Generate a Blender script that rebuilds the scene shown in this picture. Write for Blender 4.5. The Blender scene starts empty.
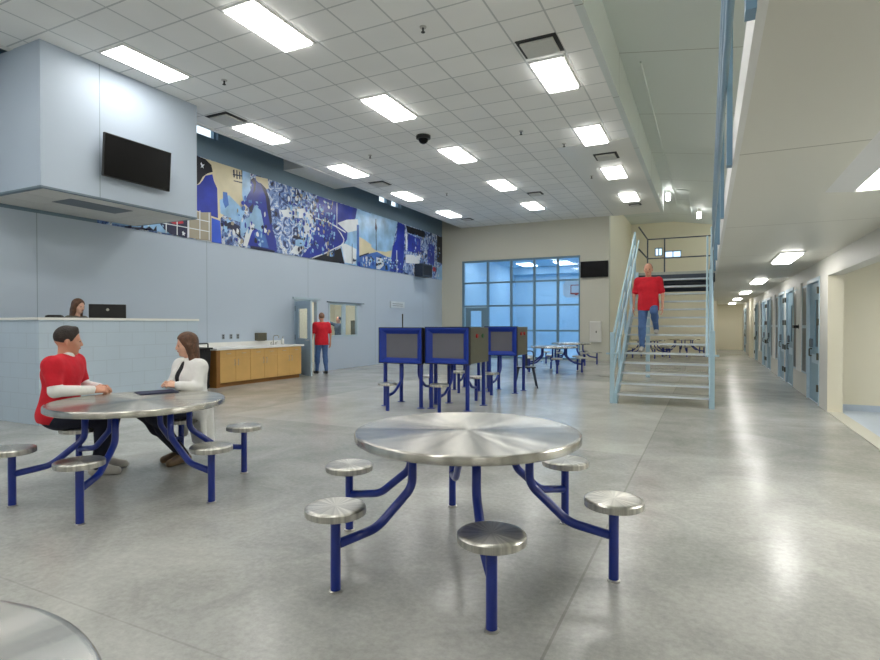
import bpy, bmesh, math, random
import numpy as np
from mathutils import Vector, Matrix

random.seed(7)
PI = math.pi
SC = bpy.context.scene
COL = SC.collection

# ------------------------------------------------------------------ camera, world, exposure
CAM_H = 1.4088
cd = bpy.data.cameras.new('camera')
cam = bpy.data.objects.new('camera', cd)
COL.objects.link(cam)
cam.location = (0, 0, CAM_H)
cam.rotation_euler = (PI / 2 - math.radians(0.593), 0, math.radians(25.876))
cd.sensor_width = 36.0
cd.lens = 550.9 / 880.0 * 36.0
cd.clip_end = 200
SC.camera = cam

w = bpy.data.worlds.new('daylight')
SC.world = w
w.use_nodes = True
w.node_tree.nodes['Background'].inputs[0].default_value = (0.78, 0.88, 1.0, 1)
w.node_tree.nodes['Background'].inputs[1].default_value = 1.6

vs = SC.view_settings
vs.view_transform = 'Standard'
vs.look = 'None'
vs.gamma = 1.0
vs.use_curve_mapping = False
vs.exposure = 0.52
SC.cycles.max_bounces = 14
SC.cycles.diffuse_bounces = 9
SC.cycles.glossy_bounces = 5
SC.cycles.transparent_max_bounces = 16
LAMP = 11.0          # radiance of the ceiling light diffusers

# ------------------------------------------------------------------ materials
def lin(c):
    o = []
    for v in c:
        v = v / 255.0
        o.append(v / 12.92 if v <= 0.04045 else ((v + 0.055) / 1.055) ** 2.4)
    return (o[0], o[1], o[2], 1.0)

def mat(name, col, rough=0.5, metal=0.0, var=0.06, scale=8.0, bump=0.0, bscale=None, coat=0.0, emit=None, spec=None):
    m = bpy.data.materials.new(name)
    m.use_nodes = True
    nt = m.node_tree
    b = nt.nodes['Principled BSDF']
    c = lin(col)
    tc = nt.nodes.new('ShaderNodeTexCoord')
    nz = nt.nodes.new('ShaderNodeTexNoise')
    nz.inputs['Scale'].default_value = scale
    nz.inputs['Detail'].default_value = 5
    nt.links.new(tc.outputs['Object'], nz.inputs['Vector'])
    rp = nt.nodes.new('ShaderNodeValToRGB')
    rp.color_ramp.elements[0].position = 0.3
    rp.color_ramp.elements[1].position = 0.7
    rp.color_ramp.elements[0].color = tuple(max(0, x * (1 - var)) for x in c[:3]) + (1,)
    rp.color_ramp.elements[1].color = tuple(min(1, x * (1 + var)) for x in c[:3]) + (1,)
    nt.links.new(nz.outputs['Fac'], rp.inputs['Fac'])
    nt.links.new(rp.outputs['Color'], b.inputs['Base Color'])
    b.inputs['Roughness'].default_value = rough
    b.inputs['Metallic'].default_value = metal
    b.inputs['Coat Weight'].default_value = coat
    if spec is not None:
        b.inputs['Specular IOR Level'].default_value = spec
    if bump:
        n2 = nt.nodes.new('ShaderNodeTexNoise')
        n2.inputs['Scale'].default_value = bscale or scale * 8
        nt.links.new(tc.outputs['Object'], n2.inputs['Vector'])
        bp = nt.nodes.new('ShaderNodeBump')
        bp.inputs['Strength'].default_value = bump
        bp.inputs['Distance'].default_value = 0.02
        nt.links.new(n2.outputs['Fac'], bp.inputs['Height'])
        nt.links.new(bp.outputs['Normal'], b.inputs['Normal'])
    if emit:
        b.inputs['Emission Color'].default_value = (1.0, 0.985, 0.95, 1)
        b.inputs['Emission Strength'].default_value = emit
    return m

M = {}
M['wall_blue'] = mat('pale_blue_wall_paint', (186, 199, 214), 0.5, var=0.015, scale=0.6, bump=0.03, bscale=120)
M['wall_slate'] = mat('slate_blue_wall_paint', (118, 140, 156), 0.6, var=0.02, scale=0.6)
M['wall_grey'] = mat('warm_grey_wall_paint', (200, 198, 184), 0.6, var=0.015, scale=0.5)
M['wall_cream'] = mat('cream_wall_paint', (229, 223, 202), 0.55, var=0.015, scale=0.5)
M['wall_white'] = mat('off_white_paint', (206, 204, 196), 0.5, var=0.015)
M['roof'] = mat('roof_deck_paint', (212, 219, 217), 0.6, var=0.015, scale=0.4)
M['under'] = mat('mezzanine_soffit_paint', (216, 214, 202), 0.38, var=0.015, scale=0.4)
M['trimwhite'] = mat('white_trim_paint', (228, 228, 224), 0.4, var=0.01)
M['blue'] = mat('cobalt_powder_coat', (8, 40, 134), 0.28, var=0.05, scale=20, coat=0.3)
M['kblue'] = mat('kiosk_blue_paint', (24, 56, 156), 0.35, var=0.04)
M['steel'] = mat('stainless_steel', (196, 194, 188), 0.32, 1.0, var=0.05, scale=30)
M['darkmetal'] = mat('dark_grey_metal', (84, 82, 70), 0.35, 0.5, var=0.06)
M['olive'] = mat('brown_grey_kiosk_metal', (106, 103, 86), 0.35, 0.3, var=0.05)
M['screen'] = mat('switched_off_screen', (6, 6, 7), 0.25, var=0.01, spec=0.15)
M['greyscreen'] = mat('grey_screen_glass', (104, 104, 112), 0.3, var=0.02)
M['black'] = mat('black_plastic', (20, 20, 22), 0.4, var=0.03)
M['wood'] = mat('maple_laminate', (214, 172, 104), 0.4, var=0.06, scale=3)
M['woodedge'] = mat('brown_edge_band', (150, 104, 50), 0.5)
M['counter'] = mat('white_laminate', (238, 238, 234), 0.3, var=0.01)
M['frame'] = mat('steel_blue_frame_paint', (106, 136, 154), 0.4, var=0.03)
M['framelt'] = mat('pale_blue_frame_paint', (176, 196, 208), 0.4, var=0.03)
M['stair'] = mat('stair_pale_blue_paint', (166, 194, 208), 0.4, var=0.03)
M['tread'] = mat('galvanised_tread_steel', (178, 180, 174), 0.45, 0.15, var=0.08, scale=14)
M['rail'] = mat('railing_blue_paint', (118, 152, 178), 0.4, var=0.03)
M['doorpaint'] = mat('grey_blue_door_paint', (150, 170, 186), 0.4, var=0.03)
M['navybeam'] = mat('dark_slate_steel_paint', (58, 68, 82), 0.5)
M['celldoor'] = mat('cell_door_blue_paint', (128, 158, 174), 0.42, var=0.04, scale=3)
M['cellglass'] = mat('dark_teal_security_glass', (20, 44, 56), 0.3, var=0.05)
M['gymwall'] = mat('light_blue_gym_block', (176, 206, 222), 0.6, var=0.02)
M['gymfloor'] = mat('gym_floor_blue', (176, 202, 220), 0.35, var=0.04)
M['alcfloor'] = mat('pale_blue_vinyl', (190, 202, 216), 0.35, var=0.03)
M['red'] = mat('red_cotton', (206, 24, 44), 0.85, var=0.08, scale=14, bump=0.6, bscale=10)
M['whitecloth'] = mat('white_cotton', (232, 232, 230), 0.85, var=0.03, scale=10, bump=0.7, bscale=11)
M['jeans'] = mat('blue_denim', (74, 104, 152), 0.85, var=0.14, scale=18, bump=0.2, bscale=30)
M['darkjeans'] = mat('dark_navy_denim', (24, 28, 46), 0.85, var=0.14, scale=18, bump=0.2, bscale=30)
M['blackcloth'] = mat('black_knit', (24, 24, 30), 0.9, var=0.1)
M['greycloth'] = mat('grey_green_shirt', (100, 100, 92), 0.85, var=0.1)
M['slatecloth'] = mat('slate_shirt', (92, 104, 122), 0.85, var=0.1)
M['skin'] = mat('skin', (206, 150, 124), 0.5, var=0.05, scale=14)
M['skinlt'] = mat('fair_skin', (224, 176, 152), 0.5, var=0.05, scale=14)
M['hairdark'] = mat('dark_brown_hair', (40, 30, 26), 0.55, var=0.3, scale=40, bump=0.5, bscale=90)
M['hairbrown'] = mat('brown_hair', (92, 62, 42), 0.5, var=0.35, scale=30, bump=0.5, bscale=90)
M['hairgrey'] = mat('short_greying_hair', (130, 96, 78), 0.6, var=0.2, scale=40)
M['shoe'] = mat('black_leather', (24, 22, 22), 0.4)
M['shoebr'] = mat('tan_shoe_leather', (120, 98, 74), 0.5)
M['shoegr'] = mat('grey_trainer', (176, 172, 164), 0.6)
M['lips'] = mat('lip_skin', (178, 92, 84), 0.45)
M['eye'] = mat('dark_eye', (36, 26, 22), 0.2)
M['vent'] = mat('dark_vent_gap', (52, 54, 56), 0.7)
M['tile'] = mat('acoustic_panel', (206, 206, 202), 0.8, var=0.03, scale=20)
M['plate'] = mat('grey_wall_plate', (130, 138, 146), 0.4)
M['plaque'] = mat('pale_sign_panel', (206, 214, 220), 0.4)
M['redpt'] = mat('red_plastic', (170, 30, 34), 0.4)
M['greenpt'] = mat('green_plastic', (36, 90, 52), 0.4)
M['folder'] = mat('navy_folder_card', (30, 38, 74), 0.5)
M['slatebase'] = mat('dark_base_rubber', (70, 72, 74), 0.6)
M['grille'] = mat('slate_grille_metal', (98, 108, 116), 0.5)
M['orange'] = mat('orange_rim_steel', (196, 84, 64), 0.5)
M['lamp'] = mat('glowing_light_diffuser', (240, 240, 236), 0.5, var=0.0, emit=LAMP)
M['lampframe'] = mat('white_lamp_frame', (236, 236, 234), 0.5, var=0.0)
M['gymlamp'] = mat('gym_light_diffuser', (240, 240, 236), 0.5, var=0.0, emit=9.0)
M['lampsmall'] = mat('downlight_diffuser', (240, 240, 236), 0.5, var=0.0, emit=14.0)
M['navylip'] = mat('slate_border_paint', (112, 128, 140), 0.6)

def glass(name, col, gl=0.08, rough=0.02):
    m = bpy.data.materials.new(name); m.use_nodes = True
    nt = m.node_tree
    for n in list(nt.nodes):
        if n.type == 'BSDF_PRINCIPLED': nt.nodes.remove(n)
    out = [n for n in nt.nodes if n.type == 'OUTPUT_MATERIAL'][0]
    t = nt.nodes.new('ShaderNodeBsdfTransparent'); t.inputs[0].default_value = lin(col)
    g = nt.nodes.new('ShaderNodeBsdfGlossy'); g.inputs['Roughness'].default_value = rough
    lw = nt.nodes.new('ShaderNodeLayerWeight'); lw.inputs[0].default_value = 0.5
    pw = nt.nodes.new('ShaderNodeMath'); pw.operation = 'POWER'; pw.inputs[1].default_value = 5.0
    nt.links.new(lw.outputs['Facing'], pw.inputs[0])
    fr = nt.nodes.new('ShaderNodeMath'); fr.operation = 'MULTIPLY_ADD'; fr.inputs[1].default_value = 0.6; fr.inputs[2].default_value = 0.035
    nt.links.new(pw.outputs[0], fr.inputs[0])
    mx = nt.nodes.new('ShaderNodeMixShader')
    nt.links.new(fr.outputs[0], mx.inputs[0])
    nt.links.new(t.outputs[0], mx.inputs[1]); nt.links.new(g.outputs[0], mx.inputs[2])
    nt.links.new(mx.outputs[0], out.inputs['Surface'])
    return m
M['glassblue'] = glass('blue_tinted_glass', (226, 238, 250))
M['glass'] = glass('clear_glass', (236, 240, 240))

def math_node(nt, op, a, b=None):
    n = nt.nodes.new('ShaderNodeMath'); n.operation = op
    for i, v in enumerate((a, b)):
        if v is None: continue
        if isinstance(v, (int, float)): n.inputs[i].default_value = v
        else: nt.links.new(v, n.inputs[i])
    return n.outputs[0]

def line_mask(nt, coord, origin, period, width):
    f = math_node(nt, 'FRACT', math_node(nt, 'DIVIDE', math_node(nt, 'SUBTRACT', coord, origin - width / 2), period))
    return math_node(nt, 'LESS_THAN', f, width / period)

def ceiling_material():
    m = mat('acoustic_ceiling_tiles', (240, 240, 238), 0.8, var=0.02, scale=1.5)
    nt = m.node_tree; b = nt.nodes['Principled BSDF']
    tc = nt.nodes.new('ShaderNodeTexCoord'); sp = nt.nodes.new('ShaderNodeSeparateXYZ')
    nt.links.new(tc.outputs['Object'], sp.inputs[0])
    a = line_mask(nt, sp.outputs[0], -5.15, 0.64, 0.026)
    c = line_mask(nt, sp.outputs[1], 9.08, 0.64, 0.026)
    k = math_node(nt, 'MAXIMUM', a, c)
    mx = nt.nodes.new('ShaderNodeMix'); mx.data_type = 'RGBA'
    old = b.inputs['Base Color'].links[0].from_socket
    nt.links.new(k, mx.inputs[0]); nt.links.new(old, mx.inputs[6]); mx.inputs[7].default_value = lin((198, 200, 200))
    # each tile a hair lighter or darker
    fx = math_node(nt, 'FLOOR', math_node(nt, 'DIVIDE', math_node(nt, 'SUBTRACT', sp.outputs[0], -5.15), 0.64))
    fy = math_node(nt, 'FLOOR', math_node(nt, 'DIVIDE', math_node(nt, 'SUBTRACT', sp.outputs[1], 9.08), 0.64))
    cb = nt.nodes.new('ShaderNodeCombineXYZ'); nt.links.new(fx, cb.inputs[0]); nt.links.new(fy, cb.inputs[1])
    wn = nt.nodes.new('ShaderNodeTexWhiteNoise'); nt.links.new(cb.outputs[0], wn.inputs['Vector'])
    sc = math_node(nt, 'ADD', math_node(nt, 'MULTIPLY', wn.outputs['Value'], 0.05), 0.965)
    hs = nt.nodes.new('ShaderNodeHueSaturation'); nt.links.new(sc, hs.inputs['Value']); nt.links.new(mx.outputs[2], hs.inputs['Color'])
    nt.links.new(hs.outputs[0], b.inputs['Base Color'])
    bp = nt.nodes.new('ShaderNodeBump'); bp.inputs['Strength'].default_value = 0.4; bp.inputs['Distance'].default_value = 0.01
    inv = math_node(nt, 'SUBTRACT', 1.0, k)
    nt.links.new(inv, bp.inputs['Height']); nt.links.new(bp.outputs[0], b.inputs['Normal'])
    return m
M['ceiling'] = ceiling_material()

def floor_material():
    m = bpy.data.materials.new('polished_concrete'); m.use_nodes = True
    nt = m.node_tree; b = nt.nodes['Principled BSDF']
    tc = nt.nodes.new('ShaderNodeTexCoord'); sp = nt.nodes.new('ShaderNodeSeparateXYZ')
    nt.links.new(tc.outputs['Object'], sp.inputs[0])
    def noise(s, d=6, rough=0.6, dist=0.0):
        n = nt.nodes.new('ShaderNodeTexNoise'); n.inputs['Scale'].default_value = s; n.inputs['Detail'].default_value = d
        n.inputs['Roughness'].default_value = rough; n.inputs['Distortion'].default_value = dist
        nt.links.new(tc.outputs['Object'], n.inputs['Vector']); return n.outputs['Fac']
    big = noise(0.30, 3, 0.5, 0.0); mid = noise(1.5, 6, 0.6, 0.7); fine = noise(26, 8, 0.75)
    s = math_node(nt, 'ADD', math_node(nt, 'MULTIPLY', big, 0.38), math_node(nt, 'ADD', math_node(nt, 'MULTIPLY', mid, 0.34), math_node(nt, 'MULTIPLY', fine, 0.28)))
    rp = nt.nodes.new('ShaderNodeValToRGB')
    e = rp.color_ramp.elements
    e[0].position = 0.37; e[0].color = lin((134, 136, 132))
    e[1].position = 0.63; e[1].color = lin((192, 192, 186))
    x = rp.color_ramp.elements.new(0.5); x.color = lin((165, 165, 160))
    nt.links.new(s, rp.inputs['Fac'])
    # saw-cut joints
    j1 = line_mask(nt, sp.outputs[0], -0.62, 6.1, 0.014)
    j2 = line_mask(nt, sp.outputs[1], 1.68, 6.1, 0.010)
    k = math_node(nt, 'MULTIPLY', math_node(nt, 'MAXIMUM', j1, math_node(nt, 'MULTIPLY', j2, 0.5)), 0.38)
    mx = nt.nodes.new('ShaderNodeMix'); mx.data_type = 'RGBA'
    nt.links.new(k, mx.inputs[0]); nt.links.new(rp.outputs['Color'], mx.inputs[6]); mx.inputs[7].default_value = lin((104, 102, 96))
    # a paler rectangle in the middle of the hall
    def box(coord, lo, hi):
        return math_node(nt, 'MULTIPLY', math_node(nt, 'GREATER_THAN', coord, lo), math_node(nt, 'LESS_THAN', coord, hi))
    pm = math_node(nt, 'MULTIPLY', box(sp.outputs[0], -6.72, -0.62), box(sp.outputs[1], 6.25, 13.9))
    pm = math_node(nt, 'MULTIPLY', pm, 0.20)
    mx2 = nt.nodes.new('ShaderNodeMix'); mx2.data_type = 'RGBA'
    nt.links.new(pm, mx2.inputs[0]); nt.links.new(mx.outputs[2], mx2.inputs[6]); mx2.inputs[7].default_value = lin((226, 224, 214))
    nt.links.new(mx2.outputs[2], b.inputs['Base Color'])
    r = math_node(nt, 'ADD', math_node(nt, 'MULTIPLY', big, 0.10), 0.165)
    nt.links.new(r, b.inputs['Roughness'])
    b.inputs['Specular IOR Level'].default_value = 0.30
    bp = nt.nodes.new('ShaderNodeBump'); bp.inputs['Strength'].default_value = 0.05; bp.inputs['Distance'].default_value = 0.01
    nt.links.new(big, bp.inputs['Height']); nt.links.new(bp.outputs[0], b.inputs['Normal'])
    return m
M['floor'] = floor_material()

def brushed(name, col=(200, 198, 190), aniso=0.85, rough=0.27):
    m = bpy.data.materials.new(name); m.use_nodes = True
    nt = m.node_tree; b = nt.nodes['Principled BSDF']
    tc = nt.nodes.new('ShaderNodeTexCoord')
    sp = nt.nodes.new('ShaderNodeSeparateXYZ'); nt.links.new(tc.outputs['Object'], sp.inputs[0])
    ang = math_node(nt, 'ARCTAN2', sp.outputs[1], sp.outputs[0])
    rad = math_node(nt, 'SQRT', math_node(nt, 'ADD', math_node(nt, 'POWER', sp.outputs[0], 2), math_node(nt, 'POWER', sp.outputs[1], 2)))
    # polishing sweeps and painted reflection fan: broad lobes round the centre, fine rings along the radius
    cb = nt.nodes.new('ShaderNodeCombineXYZ')
    nt.links.new(math_node(nt, 'MULTIPLY', math_node(nt, 'SINE', math_node(nt, 'MULTIPLY', ang, 1.0)), 1.6), cb.inputs[0])
    nt.links.new(math_node(nt, 'MULTIPLY', math_node(nt, 'COSINE', math_node(nt, 'MULTIPLY', ang, 1.0)), 1.6), cb.inputs[1])
    n1 = nt.nodes.new('ShaderNodeTexNoise'); n1.inputs['Scale'].default_value = 3.4; n1.inputs['Detail'].default_value = 5
    nt.links.new(cb.outputs[0], n1.inputs['Vector'])
    cb2 = nt.nodes.new('ShaderNodeCombineXYZ'); nt.links.new(math_node(nt, 'MULTIPLY', rad, 160), cb2.inputs[0])
    n2 = nt.nodes.new('ShaderNodeTexNoise'); n2.inputs['Scale'].default_value = 1.0; n2.inputs['Detail'].default_value = 2
    nt.links.new(cb2.outputs[0], n2.inputs['Vector'])
    s = math_node(nt, 'ADD', math_node(nt, 'MULTIPLY', n1.outputs['Fac'], 0.8), math_node(nt, 'MULTIPLY', n2.outputs['Fac'], 0.2))
    rp = nt.nodes.new('ShaderNodeValToRGB'); c = lin(col)
    rp.color_ramp.elements[0].position = 0.3; rp.color_ramp.elements[1].position = 0.7
    rp.color_ramp.elements[0].color = tuple(v * 0.62 for v in c[:3]) + (1,)
    rp.color_ramp.elements[1].color = tuple(min(1, v * 1.35) for v in c[:3]) + (1,)
    nt.links.new(s, rp.inputs['Fac']); nt.links.new(rp.outputs['Color'], b.inputs['Base Color'])
    b.inputs['Metallic'].default_value = 1.0
    b.inputs['Roughness'].default_value = rough
    b.inputs['Anisotropic'].default_value = aniso
    b.inputs['Anisotropic Rotation'].default_value = 0.25
    tg = nt.nodes.new('ShaderNodeTangent'); tg.direction_type = 'RADIAL'; tg.axis = 'Z'
    nt.links.new(tg.outputs[0], b.inputs['Tangent'])
    return m
M['brushed'] = brushed('brushed_stainless_steel')
M['brushedseat'] = brushed('brushed_stainless_seat', aniso=0.6, rough=0.33)

def block_material():
    m = mat('painted_concrete_block', (186, 202, 216), 0.55, var=0.02, scale=2)
    nt = m.node_tree; b = nt.nodes['Principled BSDF']
    tc = nt.nodes.new('ShaderNodeTexCoord'); sp = nt.nodes.new('ShaderNodeSeparateXYZ'); nt.links.new(tc.outputs['Object'], sp.inputs[0])
    cb = nt.nodes.new('ShaderNodeCombineXYZ')
    nt.links.new(math_node(nt, 'ADD', sp.outputs[0], sp.outputs[1]), cb.inputs[0]); nt.links.new(sp.outputs[2], cb.inputs[1])
    br = nt.nodes.new('ShaderNodeTexBrick'); br.inputs['Scale'].default_value = 1.0
    br.inputs['Brick Width'].default_value = 0.42; br.inputs['Row Height'].default_value = 0.214; br.inputs['Mortar Size'].default_value = 0.006
    br.inputs['Color1'].default_value = (1, 1, 1, 1); br.inputs['Color2'].default_value = (1, 1, 1, 1); br.inputs['Mortar'].default_value = (0.9, 0.9, 0.9, 1)
    nt.links.new(cb.outputs[0], br.inputs['Vector'])
    mx = nt.nodes.new('ShaderNodeMix'); mx.data_type = 'RGBA'; mx.blend_type = 'MULTIPLY'; mx.inputs[0].default_value = 1
    old = b.inputs['Base Color'].links[0].from_socket
    nt.links.new(old, mx.inputs[6]); nt.links.new(br.outputs['Color'], mx.inputs[7]); nt.links.new(mx.outputs[2], b.inputs['Base Color'])
    bp = nt.nodes.new('ShaderNodeBump'); bp.inputs['Strength'].default_value = 0.12; bp.inputs['Distance'].default_value = 0.01
    nt.links.new(br.outputs['Color'], bp.inputs['Height']); nt.links.new(bp.outputs[0], b.inputs['Normal'])
    return m
M['block'] = block_material()

def joints(m, axis, origin, period, width, col):
    nt = m.node_tree; b = nt.nodes['Principled BSDF']
    tc = nt.nodes.new('ShaderNodeTexCoord'); sp = nt.nodes.new('ShaderNodeSeparateXYZ'); nt.links.new(tc.outputs['Object'], sp.inputs[0])
    k = line_mask(nt, sp.outputs[axis], origin, period, width)
    mx = nt.nodes.new('ShaderNodeMix'); mx.data_type = 'RGBA'
    old = b.inputs['Base Color'].links[0].from_socket
    nt.links.new(k, mx.inputs[0]); nt.links.new(old, mx.inputs[6]); mx.inputs[7].default_value = lin(col)
    nt.links.new(mx.outputs[2], b.inputs['Base Color'])
joints(M['wall_blue'], 1, 9.15, 3.6, 0.014, (140, 158, 172))
joints(M['roof'], 1, 10.4, 3.2, 0.02, (150, 152, 148))
joints(M['under'], 1, 7.05, 3.0, 0.016, (160, 156, 142))

def collage_material():
    m = bpy.data.materials.new('printed_mural_collage'); m.use_nodes = True
    nt = m.node_tree; b = nt.nodes['Principled BSDF']
    tc = nt.nodes.new('ShaderNodeTexCoord')
    n = nt.nodes.new('ShaderNodeTexNoise'); n.inputs['Scale'].default_value = 3.2; n.inputs['Detail'].default_value = 7; n.inputs['Roughness'].default_value = 0.65; n.inputs['Distortion'].default_value = 1.8
    nt.links.new(tc.outputs['Object'], n.inputs['Vector'])
    rp = nt.nodes.new('ShaderNodeValToRGB'); rp.color_ramp.interpolation = 'CONSTANT'
    e = rp.color_ramp.elements
    e[0].position = 0.0; e[0].color = lin((14, 18, 40)); e[1].position = 0.40; e[1].color = lin((52, 72, 130))
    for p, c in ((0.46, (104, 136, 196)), (0.52, (176, 196, 226)), (0.57, (222, 228, 234)), (0.62, (120, 116, 122)), (0.66, (40, 62, 150))):
        q = rp.color_ramp.elements.new(p); q.color = lin(c)
    nt.links.new(n.outputs['Fac'], rp.inputs['Fac']); nt.links.new(rp.outputs[0], b.inputs['Base Color'])
    b.inputs['Roughness'].default_value = 0.3
    return m
def print_mat(name, col, amt=0.3, scale=3.0):
    m = mat('mural_print_' + name, col, 0.3, var=amt, scale=scale)
    return m
MUR = {'collage': collage_material(), 'cream': print_mat('cream', (214, 204, 172), 0.08), 'paleblue': print_mat('pale_blue', (148, 190, 228), 0.25, 2.5),
       'midblue': print_mat('mid_blue', (66, 112, 190), 0.3), 'royal': print_mat('royal_blue', (26, 50, 160), 0.35, 2.0), 'bright': print_mat('bright_blue', (34, 84, 206), 0.1),
       'navy': print_mat('navy', (20, 26, 66), 0.3), 'black': print_mat('black', (14, 16, 30), 0.5), 'white': print_mat('white', (224, 230, 236), 0.06),
       'beige': print_mat('beige', (164, 156, 138), 0.06), 'red': print_mat('red', (186, 36, 58), 0.2)}

# ------------------------------------------------------------------ mesh helpers
def link(o, parent=None):
    COL.objects.link(o)
    if parent is not None: o.parent = parent
    return o

def obj(name, bm, m, parent=None, smooth=False, loc=None):
    me = bpy.data.meshes.new(name)
    bmesh.ops.recalc_face_normals(bm, faces=bm.faces)
    bm.to_mesh(me); bm.free()
    for mm in (m if isinstance(m, (list, tuple)) else [m]):
        me.materials.append(mm if not isinstance(mm, str) else M[mm])
    if smooth:
        me.polygons.foreach_set('use_smooth', [True] * len(me.polygons))
    o = bpy.data.objects.new(name, me)
    if loc is not None: o.location = loc
    return link(o, parent)

def thing(name, label, cat, loc=(0, 0, 0), rz=0.0, group=None):
    o = bpy.data.objects.new(name, None)
    o.empty_display_size = 0.1
    o.location = loc; o.rotation_euler = (0, 0, rz)
    o['label'] = label; o['category'] = cat
    if group: o['group'] = group
    COL.objects.link(o)
    return o

def crisp(o, deg=35):
    me = o.data; me.polygons.foreach_set('use_smooth', [True] * len(me.polygons)); me.set_sharp_from_angle(angle=math.radians(deg)); return o

def tag(o, label, cat, group=None):
    o['label'] = label; o['category'] = cat
    if group: o['group'] = group
    return o

def struct(name, bm, m, parent=None):
    o = obj(name, bm, m, parent)
    if parent is None: o['kind'] = 'structure'
    return o

def bx(bm, x0, x1, y0, y1, z0, z1, mi=0, bev=0.0):
    g = bmesh.ops.create_cube(bm, size=1.0)
    vs_ = g['verts']
    bmesh.ops.scale(bm, verts=vs_, vec=(x1 - x0, y1 - y0, z1 - z0))
    bmesh.ops.translate(bm, verts=vs_, vec=((x0 + x1) / 2, (y0 + y1) / 2, (z0 + z1) / 2))
    fs = {f for v in vs_ for f in v.link_faces}
    for f in fs: f.material_index = mi
    if bev > 0:
        es = {e for v in vs_ for e in v.link_edges}
        bmesh.ops.bevel(bm, geom=list(es), offset=bev, segments=2, affect='EDGES', profile=0.5)
    return vs_

def box(*a, bev=0.0):
    bm = bmesh.new(); bx(bm, *a, bev=bev); return bm

def cyl(bm, p, q, r, seg=14, r2=None, caps=True):
    p = Vector(p); q = Vector(q); d = q - p
    g = bmesh.ops.create_cone(bm, cap_ends=caps, segments=seg, radius1=r, radius2=(r if r2 is None else r2), depth=d.length)
    rot = Vector((0, 0, 1)).rotation_difference(d.normalized()).to_matrix().to_4x4()
    bmesh.ops.transform(bm, matrix=Matrix.Translation((p + q) / 2) @ rot, verts=g['verts'])
    return g['verts']

def smoothpath(pts, n=6, r=0.1):
    """round the corners of a polyline"""
    P = [Vector(p) for p in pts]; out = [P[0]]
    for i in range(1, len(P) - 1):
        a = (P[i - 1] - P[i]); b = (P[i + 1] - P[i])
        k = min(r, a.length * 0.45, b.length * 0.45)
        s = P[i] + a.normalized() * k; e = P[i] + b.normalized() * k
        for j in range(n + 1):
            t = j / n
            out.append(s * (1 - t) ** 2 + P[i] * 2 * t * (1 - t) + e * t ** 2)
    out.append(P[-1])
    return out

def tube(bm, pts, r, seg=12):
    P = [Vector(p) for p in pts]
    rings = []
    up = None
    for i, p in enumerate(P):
        d = (P[min(i + 1, len(P) - 1)] - P[max(i - 1, 0)]).normalized()
        if up is None:
            up = d.orthogonal().normalized()
        up = (up - d * up.dot(d)).normalized()
        s = d.cross(up)
        rings.append([bm.verts.new(p + (up * math.cos(a) + s * math.sin(a)) * r) for a in [2 * PI * k / seg for k in range(seg)]])
    for a, b in zip(rings, rings[1:]):
        for k in range(seg):
            bm.faces.new((a[k], a[(k + 1) % seg], b[(k + 1) % seg], b[k]))
    bm.faces.new(rings[0][::-1]); bm.faces.new(rings[-1])

def lathe(bm, prof, seg=64, cx=0, cy=0):
    rings = []
    for r, z in prof:
        if r < 1e-6: rings.append([bm.verts.new((cx, cy, z))])
        else: rings.append([bm.verts.new((cx + r * math.cos(2 * PI * k / seg), cy + r * math.sin(2 * PI * k / seg), z)) for k in range(seg)])
    for a, b in zip(rings, rings[1:]):
        for k in range(seg):
            if len(a) == 1 and len(b) == 1: continue
            if len(a) == 1: bm.faces.new((a[0], b[k], b[(k + 1) % seg]))
            elif len(b) == 1: bm.faces.new((a[k], b[0], a[(k + 1) % seg]))
            else: bm.faces.new((a[k], b[k], b[(k + 1) % seg], a[(k + 1) % seg]))

def holed_wall(axis, c0, c1, u0, u1, z0, z1, holes):
    """wall slab from c0 to c1 across, u0..u1 along (axis 'x' or 'y'), with rectangular holes (ua,ub,za,zb)"""
    bm = bmesh.new()
    us = sorted({u0, u1} | {h for q in holes for h in q[:2]})
    for a, b in zip(us, us[1:]):
        zs = [(z0, z1)]
        for (ha, hb, za, zb) in holes:
            if ha < b - 1e-6 and hb > a + 1e-6:
                nz = []
                for s, e in zs:
                    if za > s: nz.append((s, min(e, za)))
                    if zb < e: nz.append((max(s, zb), e))
                zs = [q for q in nz if q[1] - q[0] > 1e-6]
        for s, e in zs:
            if axis == 'x': bx(bm, a, b, c0, c1, s, e)
            else: bx(bm, c0, c1, a, b, s, e)
    return bm

def copy_tree(o, parent=None):
    c = o.copy(); COL.objects.link(c)
    if parent is not None: c.parent = parent
    for ch in list(o.children): copy_tree(ch, c)
    return c

# ------------------------------------------------------------------ the setting
XL, YF, ZC = -10.45, 21.75, 5.54
ZM, ZMF = 2.50, 2.61          # underside and floor of the mezzanine
XM = 0.183                    # its edge
XR = 1.74                     # lower wall with the cell doors
YB = 28.5                     # far wall beyond the stair
YH = 34.3                     # end of the corridor

struct('floor', box(XL - 3, XR + 0.02, -9, YH + 0.3, -0.2, 0.0), 'floor')
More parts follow.
